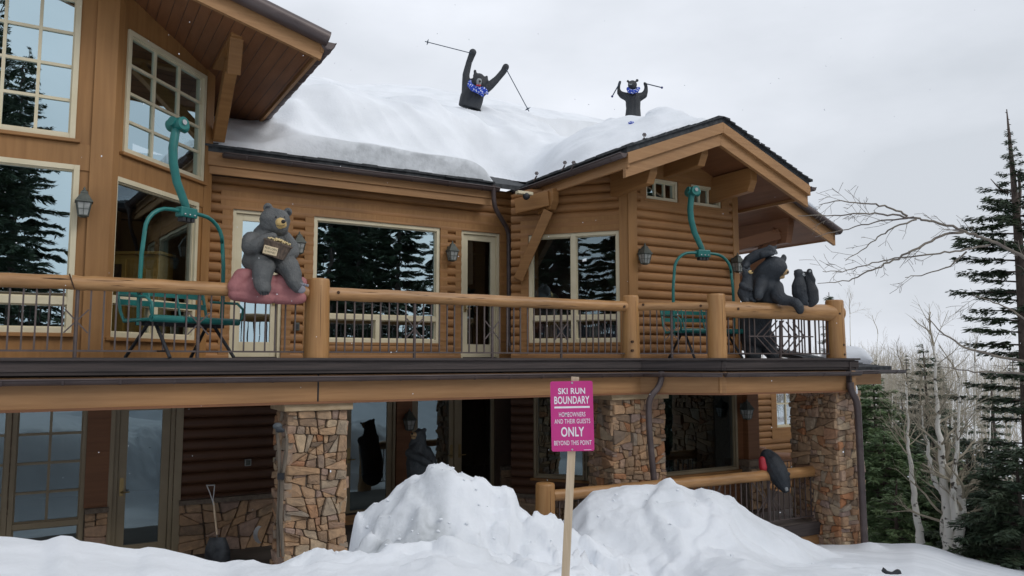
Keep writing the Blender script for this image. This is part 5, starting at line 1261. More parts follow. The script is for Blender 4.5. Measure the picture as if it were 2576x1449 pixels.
zm.chain(mb,[(400,520,90,-.05),(370,600,66,-.22),(366,650,55,-.27)])
remesh(mb,'body',M['bearblue'],mo,.02,4)
mb=MB(); zm.chain(mb,[(610,370,66,-.10),(650,370,50,-.13),(682,378,34,-.15)]); zm.chain(mb,[(610,415,46,-.09),(645,436,22,-.12)])
mz=remesh(mb,'muzzle',M['tan'],mo,.011,3)
mb=MB(); mb.ball(zm.p(692,380,-.17),zm.m(24),2,(.9,.9,.9)); mb.tube([zm.p(x,y,-.19) for x,y in ((612,404),(635,414),(660,416))],[.005,.009,.005],6); mb.build('nose',M['ink'],mz)
mb=MB(); mb.ball(zm.p(600,322,-.205),zm.m(9),2); mb.build('eye',M['ink'],mo)
def cub(lab,chains,Zc,ears=(),muz=None,mm='tan',m='bearblue',nose=None,vx=.013,base=None,eyes=None):
    x,y,d=base; t=thing('bear_cub_statue',Zc.p(x,y,d),lab,'statue'); mb=MB()
    for c in chains: Zc.chain(mb,c)
    for (x,y,r,d) in ears: mb.ball(Zc.p(x,y,d),Zc.m(r),2,(1,.6,1.1))
    remesh(mb,'body',M[m],t,vx,3)
    if muz:
        mb=MB(); Zc.chain(mb,muz); z_=remesh(mb,'muzzle',M[mm],t,.008,2)
        if nose: mb=MB(); x,y,r,d=nose; mb.ball(Zc.p(x,y,d),Zc.m(r),2); mb.build('nose',M['ink'],z_)
    if eyes:
        mb=MB(); [mb.ball(Zc.p(x,y,d),Zc.m(r),2) for x,y,r,d in eyes]; mb.build('eyes',M['ink'],t)
    return t
cub('black cub statue climbing over the mother bear\'s back and head',[[(215,290,48,.15),(260,240,62,.12),(340,190,66,.08),(430,160,60,.02),(500,125,50,-.04)],[(505,125,52,-.04),(545,150,34,-.1)],[(420,180,40,-.08),(490,170,34,-.14),(530,175,22,-.18)],[(230,300,45,.05),(215,320,38,.02)]],zm,[(490,85,20,-.03),(560,95,22,-.05)],[(560,160,22,-.12),(572,165,16,-.14)],'muz','bearblue',(576,152,8,-.17),base=(300,260,.05))
cub('black cub statue with yellow muzzle standing on the rail against the mother bear\'s side',[[(235,400,58,-.16),(240,450,56,-.16),(225,540,74,-.16),(200,620,76,-.16),(215,660,60,-.17)],[(180,530,40,-.22),(220,560,34,-.26),(275,575,30,-.27)],[(190,640,58,-.18),(205,700,40,-.2),(235,712,28,-.24)],[(265,640,45,-.17),(285,690,34,-.19),(315,710,24,-.22)]],zm,[(195,345,20,-.16),(262,340,18,-.16)],[(270,380,24,-.23),(288,383,18,-.25)],'yellow','bearblue',(296,372,9,-.28),base=(230,715,-.18),eyes=[(258,362,4,-.235)])
cub('black cub statue standing on the thick rail with pale muzzle, facing right',[[(825,398,56,-.12),(832,450,52,-.12),(828,540,82,-.12),(832,620,84,-.12),(865,690,70,-.12)],[(860,540,34,-.17),(885,590,28,-.2)],[(870,680,52,-.12),(895,735,30,-.14),(925,745,22,-.16)]],zm,[(785,372,18,-.12),(852,362,17,-.12)],[(870,408,24,-.16),(888,412,18,-.17)],'muz','bearblue',(900,405,9,-.19),base=(850,745,-.12),eyes=[(858,395,4,-.20)])
cub('black cub statue at the right end of the rail raising its paw over its face',[[(920,425,56,-.05),(940,500,60,-.05),(965,600,84,-.05),(975,690,80,-.05),(965,735,50,-.06)],[(975,520,36,-.08),(985,470,34,-.1),(955,410,32,-.12),(948,370,32,-.14)]],zm,[(885,385,16,-.05)],[(955,372,14,-.18),(948,376,12,-.185)],'muz','bearblack',None,base=(965,755,-.05))
# ---- roof bears with ski poles
def polething(a,b,lab,ball=None,r=.011):
    a=Vector(a);b=Vector(b); t=thing('ski_pole',a,lab,'ski pole',None); mb=MB(); mb.tube([a,b],r,8); mb.build('shaft',M['pole'],t)
    d=(b-a).normalized(); mb=MB()
    if ball: mb.ball(b,ball,2); mb.build('knob',M['poleblue'],t)
    else:
        c=b-d*.07; s=d.cross(Vector((0,1,0))).normalized(); q=s.cross(d)
        for i in range(4): v=(s*math.cos(i*1.571)+q*math.sin(i*1.571))*.075; mb.tube([c,c+v],.007,5)
        mb.tube([c+(s*math.cos(i*.7854)+q*math.sin(i*.7854))*.055 for i in range(9)],.005,5); mb.build('basket',M['pole'],t)
M['pole']=mat('blue_grey_pole',(.05,.07,.10),.4,metal=.5); M['poleblue']=mat('blue_knob',(.04,.045,.16),.5)
za=Z(1047.8,89.4,.1411,18.6)
rb=thing('bear_statue',za.p(940,1290,0),'larger black bear statue on the roof snow, arms flung high with long poles','statue')
mb=MB()
for c in ([(900,1230,160,0),(925,1120,165,0),(985,1010,165,0),(1010,900,150,0)],[(990,1290,160,0),(1040,1150,160,0),(1080,1000,150,0),(1060,900,140,0)],[(860,1330,130,0),(1050,1400,130,0)],[(890,1010,95,0),(882,860,80,0),(882,700,70,0),(935,480,60,0),(985,350,66,-.03),(1003,300,72,-.05)],[(1130,1010,115,0),(1300,900,85,0),(1440,770,64,0),(1550,640,62,0),(1592,560,66,-.03)],[(1110,780,118,-.1),(1130,860,112,-.12)],[(1060,720,60,-.08),(1230,810,60,-.08)]): za.chain(mb,c,.75)
for x,y,r in ((1042,645,38),(1248,752,40)): mb.ball(za.p(x,y,-.08),za.m(r),2,(.9,.5,1.2))
za.chain(mb,[(1050,690,34,-.08),(1060,720,40,-.08)])
co=za.p(735,1232,0); b2_=za.p(1147,1337,0); cutn=(b2_-co).cross(Vector((0,1,0))).normalized(); 
if cutn.z>0: cutn=-cutn
remesh(mb,'body',M['bearblack'],rb,.02,3,cut=(co,cutn))
mb=MB(); za.chain(mb,[(1118,810,52,-.24),(1112,860,46,-.25)]); q_=remesh(mb,'muzzle',M['muz'],rb,.012,2)
mb=MB(); mb.ball(za.p(1130,815,-.33),za.m(22),2); mb.build('nose',M['ink'],q_)
mb=MB(); za.chain(mb,[(1075,885,14,-.33),(1105,892,15,-.34),(1140,888,12,-.33)]); mb.build('tongue',M['red'],q_)
mb=MB(); za.chain(mb,[(955,815,28,-.12),(950,880,50,-.17),(1010,940,60,-.22),(1100,975,62,-.25),(1190,970,58,-.22),(1235,1000,42,-.18)]); za.chain(mb,[(1140,1010,50,-.25),(1170,1050,34,-.25),(1188,1085,12,-.25)]); za.chain(mb,[(1230,990,42,-.2),(1262,1035,24,-.2)])
remesh(mb,'bandana',M['bandana'],rb,.014,2)
polething(za.p(975,315,-.1),za.p(150,105,-.1),'long ski pole held out to the left by the larger roof bear')
polething(za.p(1600,600,-.1),za.p(2005,1352,-.1),'long ski pole hanging down right from the larger roof bear\'s paw')
zc_=Z(1520.6,185.3,.09701,17.2)
rb2=thing('bear_statue',zc_.p(740,1090,0),'smaller black bear statue in the roof snow near the gable, holding knobbed poles','statue')
mb=MB()
for c in ([(680,1150,160,0),(700,900,150,0),(700,650,170,0)],[(800,1150,160,0),(790,900,150,0),(780,650,170,0)],[(740,560,150,0),(735,420,125,-.03)],[(600,610,120,0),(470,560,100,0),(390,500,70,-.02),(368,400,44,-.03),(378,290,42,-.04),(402,215,40,-.05)],[(900,610,120,0),(1020,560,95,0),(1070,460,66,-.02),(1080,360,50,-.03),(1065,280,52,-.04),(1040,250,38,-.06)],[(725,290,128,-.08),(715,340,105,-.1)]): zc_.chain(mb,c,.8)
for x,y,r in ((608,195,40),(848,178,46)): mb.ball(zc_.p(x,y,-.06),zc_.m(r),2,(1,.5,1.1))
zc_.chain(mb,[(690,255,55,-.17),(680,265,44,-.22)])
remesh(mb,'body',M['bearblack'],rb2,.015,3)
mb=MB(); zc_.chain(mb,[(660,275,22,-.255),(700,280,22,-.255)]); q_=remesh(mb,'muzzle',M['muz'],rb2,.009,1)
mb=MB(); mb.ball(zc_.p(680,240,-.27),zc_.m(18),2); mb.build('nose',M['ink'],q_)
mb=MB(); zc_.chain(mb,[(610,390,48,-.10),(640,450,55,-.15),(740,470,58,-.17),(840,440,55,-.15),(885,385,48,-.10)]); zc_.chain(mb,[(610,390,48,.02),(740,400,50,.1),(885,385,48,.02)]); remesh(mb,'bandana',M['bandana'],rb2,.012,2)
polething(zc_.p(405,225,-.09),zc_.p(200,590,-.09),'short knobbed pole slanting down left in the smaller roof bear\'s paw',zc_.m(32),.013)
polething(zc_.p(1095,265,-.09),zc_.p(1490,362,-.09),'short knobbed pole pointing right in the smaller roof bear\'s paw',zc_.m(32),.013)
def roofz(x,y):
    i=int(np.argmin((X_-x)**2+(Y_-y)**2)); return float(Z_.ravel()[i])
# blue cloth ball lying where the ray meets the roof snow
r0=ray(1588,310); best=None
for k in range(400):
    p=CAM+r0*(13.5+k*.02)
    if roofz(p.x,p.y)>p.z: best=p; break
if best is None: best=at(1588,310,15.5)
mb=MB(); mb.ball(best,.055,3,(1.15,.8,.8)); tag(mb.build('bandana_bundle',M['bandana'],loc=best),'small blue patterned cloth bundle lying in the roof snow below the smaller bear','cloth')
# ---- lower storey statues
zg=Z(868.9,996.7,.2204,13.9)
gb=thing('bear_statue',zg.p(840,1150,0),'weathered grey bear statue with tan muzzle standing behind the snow pile before the lower doors','statue')
mb=MB()
for c in ([(850,1100,140,.05),(850,900,150,.03),(830,760,140,0),(825,640,115,0),(850,540,75,0),(860,460,66,-.02)],[(850,430,60,-.02),(810,440,48,-.05)],[(740,650,60,-.1),(790,690,52,-.16),(880,720,48,-.2),(960,770,42,-.2)],[(930,620,55,0),(985,720,50,-.05),(1010,800,46,-.08)],[(800,490,46,-.03),(760,560,40,.0)]): zg.chain(mb,c)
for x,y,r in ((905,385,26),(835,385,22)): mb.ball(zg.p(x,y,0),zg.m(r),2,(1,.6,1.1))
zg.chain(mb,[(895,400,26,0),(870,430,34,0)])
remesh(mb,'body',M['bearmid'],gb,.016,3)
mb=MB(); zg.chain(mb,[(795,440,34,-.08),(770,440,28,-.11)]); zg.chain(mb,[(790,468,24,-.08),(768,472,18,-.1)]); q_=remesh(mb,'muzzle',M['tan'],gb,.009,1)
mb=MB(); mb.ball(zg.p(762,428,-.17),zg.m(13),2); mb.tube([zg.p(x,y,-.165) for x,y in ((750,460),(775,455),(800,465))],.004,5); mb.build('nose',M['ink'],q_)
mb=MB(); mb.ball(zg.p(828,425,-.145),zg.m(5),2); mb.build('eye',M['ink'],gb)
zd_=Z(1852.8,971,.2998,14.35)
cub('dark bear statue draped head down over the lower deck rail beside the stone pier',[[(262,590,62,.05),(300,640,82,-.02),(335,710,90,-.08),(372,780,76,-.12),(400,835,52,-.15),(410,865,34,-.16)],[(255,600,40,.1),(250,680,34,.2)]],zd_,[(366,765,18,-.24),(438,738,16,-.2)],[(412,852,20,-.22),(418,868,16,-.22)],'muz','bearblue',None,base=(330,720,0))
hs=thing('red_heart_cushion',zd_.p(230,670,-.05),'red rounded cushion beside the bear draped over the lower rail','cushion')
mb=MB(); zd_.chain(mb,[(215,620,30,-.05),(228,680,40,-.06),(245,715,24,-.06)]); remesh(mb,'cushion_body',M['red'],hs,.012,2)
r0=ray(2243,1434); yf=9.0
for k in range(600):
    p=CAM+r0*(3+k*.03)
    if gz(p.x,p.y)>p.z: yf=p.y-.55; break
print('paw at',yf)
zf=Z(2108.5,792.3,.4532,yf)

fb=thing('bear_paw',zf.p(300,1450),'black bear paw poking out of the snow at the bottom right','statue')
mb=MB(); zf.chain(mb,[(250,1420,10,0),(275,1432,12,0),(305,1442,14,0)]); zf.chain(mb,[(312,1440,17,0),(332,1428,17,0),(338,1440,14,0)]); zf.chain(mb,[(262,1415,6,0),(250,1405,5,0)]); remesh(mb,'paw',M['bearblack'],fb,.008,2)
# ---- lanterns
M['lant']=mat('verdigris_metal',(.060,.070,.062),.55,(.10,.11,.095),(12,12,12),metal=.3)
M['lglass']=mat('seeded_lantern_glass',(.24,.25,.24),.25,(.34,.35,.33),(14,14,14))
def lantern(label,group='wall lanterns of the lodge'):
    t=thing('wall_lantern',(0,0,0),label,'lantern',group)   # local: y toward wall, z up, 0 at bottom, 0.42 tall
    def frust(mb,z0,z1,a,b,hol=False): mb.hexa([(-a,-a,z0),(a,-a,z0),(a,a,z0),(-a,a,z0),(-b,-b,z1),(b,-b,z1),(b,b,z1),(-b,b,z1)])
    mb=MB(); frust(mb,.025,.20,.056,.086); mb.build('glass_body',M['lglass'],t)
    mb=MB()
    for sx in (-1,1):
        for sy in (-1,1): mb.bar((sx*.056,sy*.056,.022),(sx*.087,sy*.087,.202),.014,.014)
    for s in (-1,1):
        mb.bar((0,s*.058,.025),(0,s*.088,.20),.007,.007); mb.bar((s*.058,0,.025),(s*.088,0,.20),.007,.007)
    for z_,a in ((.025,.058),(.11,.074),(.2,.088)):
        w_=.012 if z_!=.11 else .006
        for s in (-1,1): mb.bar((-a,s*a,z_),(a,s*a,z_),w_,w_); mb.bar((s*a,-a,z_),(s*a,a,z_),w_,w_)
    frust(mb,.0,.02,.03,.055); mb.build('cage',M['lant'],t)
    mb=MB(); frust(mb,.205,.22,.108,.104); frust(mb,.22,.33,.100,.040); frust(mb,.33,.35,.046,.04); mb.lathe((0,0,.35),[(.034,0),(.03,.02),(.012,.028),(.018,.045),(.008,.055),(.001,.075)],10); mb.build('cap',M['lant'],t)
    mb=MB(); mb.box((-.045,.125,.10),(.045,.14,.32)); mb.tube([(0,.13,.30),(0,.07,.34),(0,.0,.33)],.012,6); mb.tube([(0,.13,.12),(0,.08,.06),(0,.03,.02)],.009,6); mb.build('wall_bracket',M['lant'],t)
    return t
lproto=None
for P,px,yb,lab in ((W1,209,547,'wall lantern on the broad post between the two big left windows'),(W3,752,640,'wall lantern half hidden behind the sitting grey bear'),(W3,1138,658,'wall lantern between the wide middle window and the narrow door'),(W5,1623,666,'wall lantern on the log siding left of the right ski lift chair'),(W5,1857,686,'wall lantern on the corner post behind the mother bear'),(W3,1030,1084,'dim wall lantern above the grey bear statue on the lower storey'),(W5,1880,1056,'wall lantern on the lower post right of the big dark window')):
    if lproto is None: o=lproto=lantern(lab)
    else: o=copy_tree(lproto)
    n_=.20 if P is not W5 or px!=1880 else .30
    pl_=P.off(n_); u_,z_=pl_.hit(px,yb); o.location=pl_.P(u_,z_); o['label']=lab; o.rotation_euler=(0,0,math.atan2(P.d.y,P.d.x)); o['wloc']=tuple(o.location)
# ---- lift chairs
def chair():
    t=thing('ski_lift_chair',(0,0,0),'','chair','old ski lift chairs on the deck'); W_=1.28
    mb=MB(); mb.tube([(0.01,0,1.93),(-.03,0,2.05),(-.17,0,2.32),(-.235,0,2.55),(-.25,0,2.75),(-.225,0,2.95),(-.20,0,3.05)],[.052,.052,.055,.057,.057,.055,.055],12); mb.build('hanger_arm',M['teal'],t)
    mb=MB(); mb.tube([(-.20,-.13,3.08),(-.20,.13,3.08)],.085,14); mb.tube([(-.30,0,3.10),(-.06,0,3.06)],.07,12); g_=mb.build('grip_head',M['teal'],t); mb=MB(); mb.tube([(-.20,-.15,3.09),(-.20,-.125,3.09)],.035,10); mb.build('bolt',M['chrome'],g_)
    mb=MB(); pts=[]
    pts+=[(-W_/2,0,.42),(-W_/2-.01,0,.8),(-W_/2,0,1.3),(-W_/2+.03,0,1.6)]
    for i in range(7): a=math.pi-i*math.pi/2/6; pts.append((-W_/2+.03+.36+.36*math.cos(a),0,1.60+.34*math.sin(a)))
    pts+=[(0,0,1.95)]; q=[(-x,y,z) for x,y,z in pts[:-1]][::-1]
    mb.tube(pts+q,.027,10); mb.build('bail',M['teal'],t)
    mb=MB(); mb.box((-.13,-.065,1.865),(.13,.065,2.0)); c_=mb.build('clamp',M['teal'],t,bevel=.015); mb=MB()
    for i in (-1,0,1): mb.ball((i*.075,-.07,1.90),.014,2)
    mb.build('bolts',M['chrome'],c_); mb=MB()
    for i in (-1,0,1): mb.box((i*.07-.025,-.05,1.81),(i*.07+.025,.05,1.863))
    mb.build('rubber_pads',M['black'],c_)
    mb=MB(); mb.tube([(-.68,-.28,.50),(.68,-.28,.50)],.045,12); 
    for i in range(4): y=-.18+i*.13; mb.box((-.66,y-.05,.485),(.66,y+.05,.505))
    mb.build('seat',M['teal'],t)
    for s in (-1,1):
        mb=MB(); mb.tube([(s*.68,-.28,.50),(s*.70,-.33,.56),(s*.71,-.33,.68),(s*.71,-.22,.76),(s*.71,.05,.78),(s*.70,.30,.80)],.018,8); mb.build('armrest',M['teal'],t)
        mb=MB(); mb.tube([(s*.66,-.28,.49),(s*.66,.25,.47),(s*.66,.33,.60),(s*.66,.42,.93)],.02,8); mb.build('side_frame',M['teal'],t)
        mb=MB(); mb.tube([(s*.45,-.05,.47),(s*.50,-.42,0.02)],.022,8); mb.tube([(s*.45,.05,.47),(s*.50,.42,0.02)],.022,8); mb.tube([(s*.49,-.35,.10),(s*.49,.35,.10)],.012,6); mb.build('leg',M['black'],t)
    for z_,y in ((.72,.36),(.86,.40)):
        mb=MB(); mb.box((-.66,y-.012,z_-.035),(.66,y+.012,z_+.035)); mb.build('back_slat',M['teal'],t)
    mb=MB()
    for x in (-.22,.22): mb.tube([(x,.25,.47),(x,.33,.60),(x,.42,.93)],.016,8)
    mb.tube([(-.66,.42,.93),(.66,.42,.93)],.014,8); mb.build('back_frame',M['teal'],t)
    mb=MB(); mb.box((-.6,-.1,.42),(.6,.12,.47)); mb.build('seat_support',M['black'],t)
    return t
M['chrome']=mat('worn_steel',(.5,.5,.5),.3,metal=.9)
c1_=chair(); p=at(455,903,10.15); c1_.location=(p.x,p.y,DZ); c1_.rotation_euler=(0,0,rad(62)); c1_['label']='teal ski lift chair behind the left part of the rail, beside the sitting grey bear'
c2_=copy_tree(c1_); p=at(1774,903,14.15); c2_.location=(p.x,p.y,DZ); c2_.rotation_euler=(0,0,rad(20)); c2_['label']='teal ski lift chair against the right log siding, left of the mother bear'
# ---- boundary sign in the foreground
M['magenta']=mat('magenta_sign',(.52,.025,.20),.45,(.56,.032,.225),(3,3,3)); M['white']=mat('white_vinyl',(.80,.78,.82),.5)
M['stake']=wood('raw_pine_stake',(.52,.40,.27),(.66,.54,.40),(40,40,2.5),.8,.2)
Ys=5.0; TL,TR,BR_,BL=[at(x,y,Ys) for x,y in ((1391,960),(1497,958),(1489,1134),(1381,1136))]
sc_=(TL+TR+BR_+BL)/4; ux=((TR-TL)+(BR_-BL)).normalized(); uz=((TL-BL)+(TR-BR_)); uz=(uz-ux*uz.dot(ux)).normalized(); un=ux.cross(uz); sw=((TR-TL).length+(BR_-BL).length)/2; sh=((TL-BL).length+(TR-BR_).length)/2
sg=thing('boundary_sign',at(1420,1449,Ys+.03)-Vector((0,0,.25)),'magenta ski run boundary sign on a pale wooden stake in the foreground snow','sign'); w0=Vector(sg['wloc'])
def rrect(w_,h_,r,n=6):
    o=[]
    for cx_,cy_,a0 in ((w_/2-r,-h_/2+r,-90),(w_/2-r,h_/2-r,0),(-w_/2+r,h_/2-r,90),(-w_/2+r,-h_/2+r,180)):
        for i in range(n+1): a=rad(a0+90*i/n); o.append((cx_+r*math.cos(a),cy_+r*math.sin(a)))
    return o
mb=MB(); o_=rrect(sw,sh,.013); k=len(o_); mb.add([sc_+ux*a+uz*b for a,b in o_]+[sc_+ux*a+uz*b-un*.004 for a,b in o_],[tuple(range(k)),tuple(range(2*k-1,k-1,-1))]+[(i,k+i,k+(i+1)%k,(i+1)%k) for i in range(k)]); pn_=mb.build('panel',M['magenta'],sg)
kk=sh/525
for txt,w_,h_,v in (('SKI RUN',205,46,74),('BOUNDARY',267,58,142),('HOMEOWNERS',200,34,250),('AND THEIR GUESTS',270,34,301),('ONLY',175,72,380),('BEYOND THIS POINT',282,34,462)):
    text_obj(txt,w_*kk,h_*kk,'lettering',M['white'],pn_,frame_m(sc_-w0+uz*(sh/2-v*kk)+un*.0005,ux,uz,un),weight=.022 if h_>40 else .004)
mb=MB(); c=sc_+uz*(sh/2-196*kk); mb.hexa([c+ux*a*134*kk+uz*b*7*kk+un*e for e in (0,.0008) for a,b in ((-1,-1),(1,-1),(1,1),(-1,1))]); mb.build('rule_line',M['white'],pn_); mb=MB(); c=sc_+uz*(-sh/2+9*kk)+ux*110*kk; mb.hexa([c+ux*a*28*kk+uz*b*1.5*kk+un*e for e in (0,.0008) for a,b in ((-1,-1),(1,-1),(1,1),(-1,1))]); mb.build('rule_line',M['white'],pn_)
mb=MB()
for v in (-1,1): mb=MB(); c=sc_+uz*v*(sh/2-13*kk)+ux*(5*kk if v>0 else -6*kk); mb.tube([c-un*.002,c+un*.004],.0062,12); mb.build('screw',M['chrome'],pn_)
mb=MB(); mb.bar(at(1447,948,Ys+.028),at(1417,1449,Ys+.02)-Vector((.012,0,.45)),.050,.02,up=(0,1,0)); mb.build('stake',M['stake'],sg,bevel=.002)
# ---- shovel, saw blade, skis, switch boxes by the lower wall
sv=thing('snow_shovel',at(548,1415,11.4),'grey snow shovel with d-grip handle leaning at the dark lower wall','shovel')
g1=lambda x,y,Y=11.5: at(x,y,Y)
mb=MB(); mb.tube([g1(537,1262),g1(541,1300),g1(546,1345,11.4)],[.013,.016,.014],8); mb.build('shaft',M['stake'],sv)
mb=MB(); mb.tube([g1(520,1221),g1(528,1240),g1(535,1262)],.008,6); mb.tube([g1(540,1221),g1(538,1242),g1(535,1262)],.008,6); mb.tube([g1(519,1221),g1(541,1220)],.012,8); mb.tube([g1(535,1258),g1(538,1270)],.014,8); mb.tube([g1(545,1335),g1(547,1362,11.4)],.012,8); mb.build('grip',M['chrome'],sv)
mb=MB(); rows=[]
for j in range(9):
    t_=j/8; y=1352+t_*68; hw=(20+12*min(1,t_*2.2)); row=[]
    for i in range(13):
        s=i/12*2-1; row.append(at(547+s*hw,y,11.38+.10*s*s*(.6+.4*t_)*.9-.05*(1-t_)*0))
    rows.append(row)
vs=[p for r in rows for p in r]; vs2=[p+Vector((0,.006,0)) for p in vs]; n=13
fs=[(j*n+i,(j+1)*n+i,(j+1)*n+i+1,j*n+i+1) for j in range(8) for i in range(12)]; b=len(vs)
mb.add(vs+vs2,fs+[tuple(b+q for q in f)[::-1] for f in fs],True); M['blade']=mat('worn_dark_blade',(.05,.055,.062),.4,(.11,.12,.13),(8,8,8),metal=.5); mb.build('blade',M['blade'],sv)
mb=MB(); pts=[]
for i in range(13): a=rad(120+i*10); pts.append((662+26*math.cos(a),1345-26*math.sin(a)*1.0)); 
inn_=[(668+20*math.cos(rad(120+i*10)),1345-24*math.sin(rad(120+i*10))) for i in range(13)][::-1]
out=[at(x+(1.6 if i%2 else 0),y,12.0) for i,(x,y) in enumerate(pts)]+[at(x,y,12.0) for x,y in inn_]; prism3(mb,out,(0,1,0),.006)
tag(mb.build('saw_blade',M['steelblade'] if 'steelblade' in M else M['chrome'],loc=at(645,1345,12.0),recalc=True),'pale curved saw blade with teeth hanging low on the dark wall','saw blade')
M['oldwood']=mat('grey_old_wood',(.10,.08,.06),.85,(.18,.15,.115),(30,30,3),bump=.4)
for k,(pl,lab) in enumerate(((((690,1072),(697,1090),(702,1130),(704,1200),(700,1300),(700,1402)),'old wooden ski leaning at the left edge of the first stone column'),(((716,1078),(722,1105),(720,1140),(710,1200),(706,1300),(712,1400)),'old wooden ski crossing in front of the other at the first stone column'))):
    t=thing('old_wooden_ski',at(*pl[-1],10.05),lab,'ski'); mb=MB(); mb.tube([at(x,y,10.05-.03*k) for x,y in pl],[.008,.02,.026,.024,.026,.02],8); mb.build('ski_body',M['oldwood'],t)
    mb=MB(); p=at(*pl[3],10.02-.03*k); mb.bar(p-up*.03,p+up*.05,.05,.05); mb.build('binding',M['black'],t)
lp_=thing('cap_ornament',at(700,1073,10.0),'slate blue round cap hanging where the old skis meet the stone column','cap'); mb=MB(); mb.ball(at(698,1072,9.98),.06,3,(1,1,.75)); mb.build('crown',M['bearmid'],lp_); mb=MB(); mb.tube([at(700,1079,9.96),at(714,1084,9.94)],[.05,.02],8); mb.build('peak',M['bearblue'],lp_)
for x,y,w_,m,lab in ((621,1162,.10,'lglass','grey outlet box on the dark lower log wall'),(690,1155,.075,'cream','white rimmed switch box beside the old skis')):
    u_,z_=L1.hit(x,y); mb=MB(); mb.pbox(L1,u_-w_/2,u_+w_/2,z_-w_*.55,z_+w_*.55,.05,.10); t=thing('outlet_box',L1.P(u_,z_,.08),lab,'outlet'); mb.build('cover',M[m],t,bevel=.008); mb=MB(); mb.pbox(L1,u_-w_*.34,u_+w_*.34,z_-w_*.4,z_+w_*.4,.09,.103); mb.build('face',M['lglass' if m=='cream' else 'lant'],t)
u_,z_=W3.hit(743,1290*0+822); t=thing('outlet_box',W3.P(u_,z_,.06),'small dark outlet on the log siding right of the first door','outlet'); mb=MB(); mb.pbox(W3,u_-.05,u_+.05,z_-.07,z_+.07,.055,.10); mb.build('cover',M['lant'],t,bevel=.006); mb=MB(); mb.pbox(W3,u_-.03,u_+.03,z_-.04,z_+.04,.09,.105); mb.build('face',M['black'],t)
# ---- snow guards on the gable eave
for px,py in ((1350,429),(1421,402),(1443,402),(1621,332)):
    c=at(px,py+7,{1350:14.6,1421:14.0,1443:13.85,1621:13.2}[px]); mb=MB(); R_=.032
    mb.tube([c+Vector((math.cos(i*1.0472)*R_,0,math.sin(i*1.0472)*R_)) for i in range(7)],.008,5)
    for i in range(3): v=Vector((math.cos(i*1.0472)*R_,0,math.sin(i*1.0472)*R_)); mb.tube([c-v,c+v],.007,5)
    mb.bar(c-up*.05,c-up*.13+e1*.1,.02,.02); mb.build('snow_guard',M['bronze'],lodge)
# ---- things seen through the glass
cb=thing('cabinet',at(320,903,12.4)*1,'yellow wooden cabinet seen through the tall bay window','cabinet')
M['ycab']=mat('yellow_cabinet',(.50,.33,.07),.5,(.60,.42,.11),(3,3,14))
mb=MB(); x0,x1=at(150,903,12.5).x,at(393,903,12.5).x; zt_=at(330,640,12.5).z; mb.box((x0,12.5,1.6),(x1,13.0,zt_)); mb.box((x0-.03,12.46,zt_),(x1+.03,13.02,zt_+.05)); mb.build('carcass',M['ycab'],cb,bevel=.01)
for i in range(3):
    a=x0+(x1-x0)*(i+.06)/3; b=x0+(x1-x0)*(i+.94)/3; mb=MB(); mb.box((a,12.475,1.68),(b,12.499,zt_-.08)); d_=mb.build('door',M['ycab'],cb,bevel=.006); mb=MB(); mb.box((a+.06,12.465,zt_-.5),(b-.06,12.474,zt_-.16)); mb.build('panel',M['black'] if i==1 else M['ycab'],d_)
lm=thing('table_lamp',at(1392,800,17.0),'lamp with pale green shade seen through the right window','lamp')
mb=MB(); c=at(1391,745,17.0); mb.lathe(c,[(.17,-.10),(.10,.02),(.05,.06)],18); mb.build('lamp_shade',mat('green_shade',(.30,.36,.20),.6),lm); mb=MB(); mb.lathe(c,[(.09,-.62),(.07,-.58),(.02,-.5),(.05,-.35),(.02,-.2),(.02,-.05)],14); mb.build('lamp_base',M['brass'],lm)
bks=thing('book_row',W4.P(W4.u(1450),1.62,-.5),'row of books standing low behind the right window','books')
r_=random.Random(8); u_=W4.u(1345)
cols=[mat('book_%s'%n_,c,.7) for n_,c in (('blue',(.12,.16,.24)),('grey',(.30,.31,.32)),('pale',(.45,.46,.46)),('navy',(.06,.07,.12)))]
mbs=[MB() for _ in cols]
while u_<W4.u(1560):
    w_=r_.uniform(.02,.045); h=r_.uniform(.19,.26); k=r_.randrange(4); mbs[k].pbox(W4,u_,u_+w_-.003,rH[2]+.12,rH[2]+.12+h,-.42,-.28); u_+=w_
for k,m_ in enumerate(mbs): m_.build('books',cols[k],bks)
mb=MB(); mb.pbox(W4,W4.u(1340),W4.u(1562),1.60,rH[2]+.115,-.45,-.26); mb.build('shelf',M['wood'],bks)
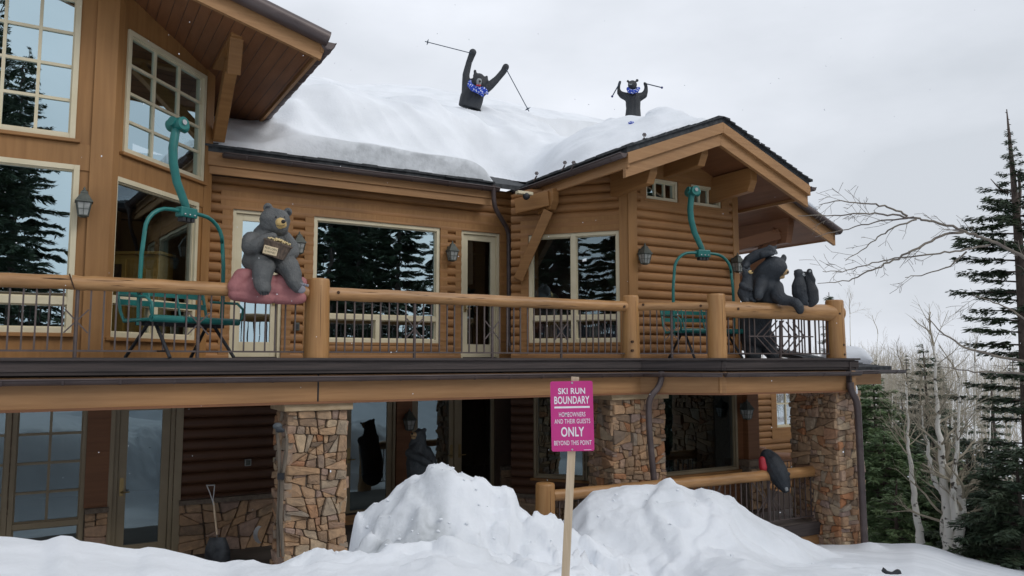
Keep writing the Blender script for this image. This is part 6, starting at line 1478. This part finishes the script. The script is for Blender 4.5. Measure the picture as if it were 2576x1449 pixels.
# ---- snow lumps
def lump(name,lab,pts,Y,vox=.05,fl=1.0,cut=None):
    zz_=Z(0,0,1,Y); mb=MB(); zz_.chain(mb,pts,fl); c=zz_.p(pts[0][0],pts[0][1],pts[0][3]); o=remesh(mb,name,M['snow'],None,vox,5,loc=c,cut=cut); tag(o,lab,'snow'); return o
a,b=lroof
lump('roof_snow','smooth rounded snow cap on the low corner roof right of the deck',[(2105,905,38,.9),(2150,898,30,.8),(2182,906,13,.5)],16.2,.05,1.6,cut=(Vector((0,0,a.z+.02)),Vector((0,0,-1))))
lump('roof_snow','snow lying on the far small gable behind the main gable',[(1975,492,14,1.6),(2005,505,14,1.2),(2035,518,10,.8),(2052,527,5,.5)],21.2,.05,2.2)
lump('snow_clump','little snow clump caught on top of the right downspout',[(2138,972,5,.15),(2148,976,9,.15),(2152,988,6,.15)],14.25,.015)
lump('snow_drift','curled snow drift beside the smaller roof bear',[(1640,296,20,0),(1660,292,24,0),(1690,298,24,.1),(1720,310,18,.1)],15.6,.04,1.5)
# ---- loose snow clods on the ploughed piles
r_=random.Random(31); mb=MB()
for i in range(150):
    a_=r_.random()
    if a_<.6: X=r_.gauss(-.75,.75); Y=8.4-abs(r_.gauss(0,.8))
    elif a_<.85: X=r_.gauss(2.4,.9); Y=10.4-abs(r_.gauss(0,1.1))
    else: X=r_.uniform(-3,3); Y=r_.uniform(6.2,8)
    s=.005+.014*r_.random()**2; z_=gz(X,Y); bm=bmesh.new(); bmesh.ops.create_icosphere(bm,subdivisions=2,radius=1)
    mb.add([Vector((X,Y,z_+s*.25))+Vector((v.co.x*1.3,v.co.y*1.1,v.co.z*.8))*s*(1+.35*mnoise.noise(v.co*1.4+Vector((i,0,0)))) for v in bm.verts],[tuple(v.index for v in f.verts) for f in bm.faces],True); bm.free()
o=mb.build('snow_clods',M['snow'],loc=(0,8,0)); tag(o,'loose clods of snow scattered over the ploughed piles',None,None,'stuff')
# ---- drifting flakes
r_=random.Random(99); mb=MB()
for i in range(110):
    Y=r_.uniform(2.2,9); p=at(r_.uniform(-20,2600),r_.uniform(-10,1300),Y); s=r_.uniform(.0018,.0034)*(Y/4)**.5; mb.ball(p,s,1,(1,1,r_.uniform(.6,1.6)))
o=mb.build('falling_snow',mat('snowflake',(.75,.77,.8),.8),loc=(0,5,2)); tag(o,'sparse snowflakes drifting in the air before the lodge',None,None,'stuff')
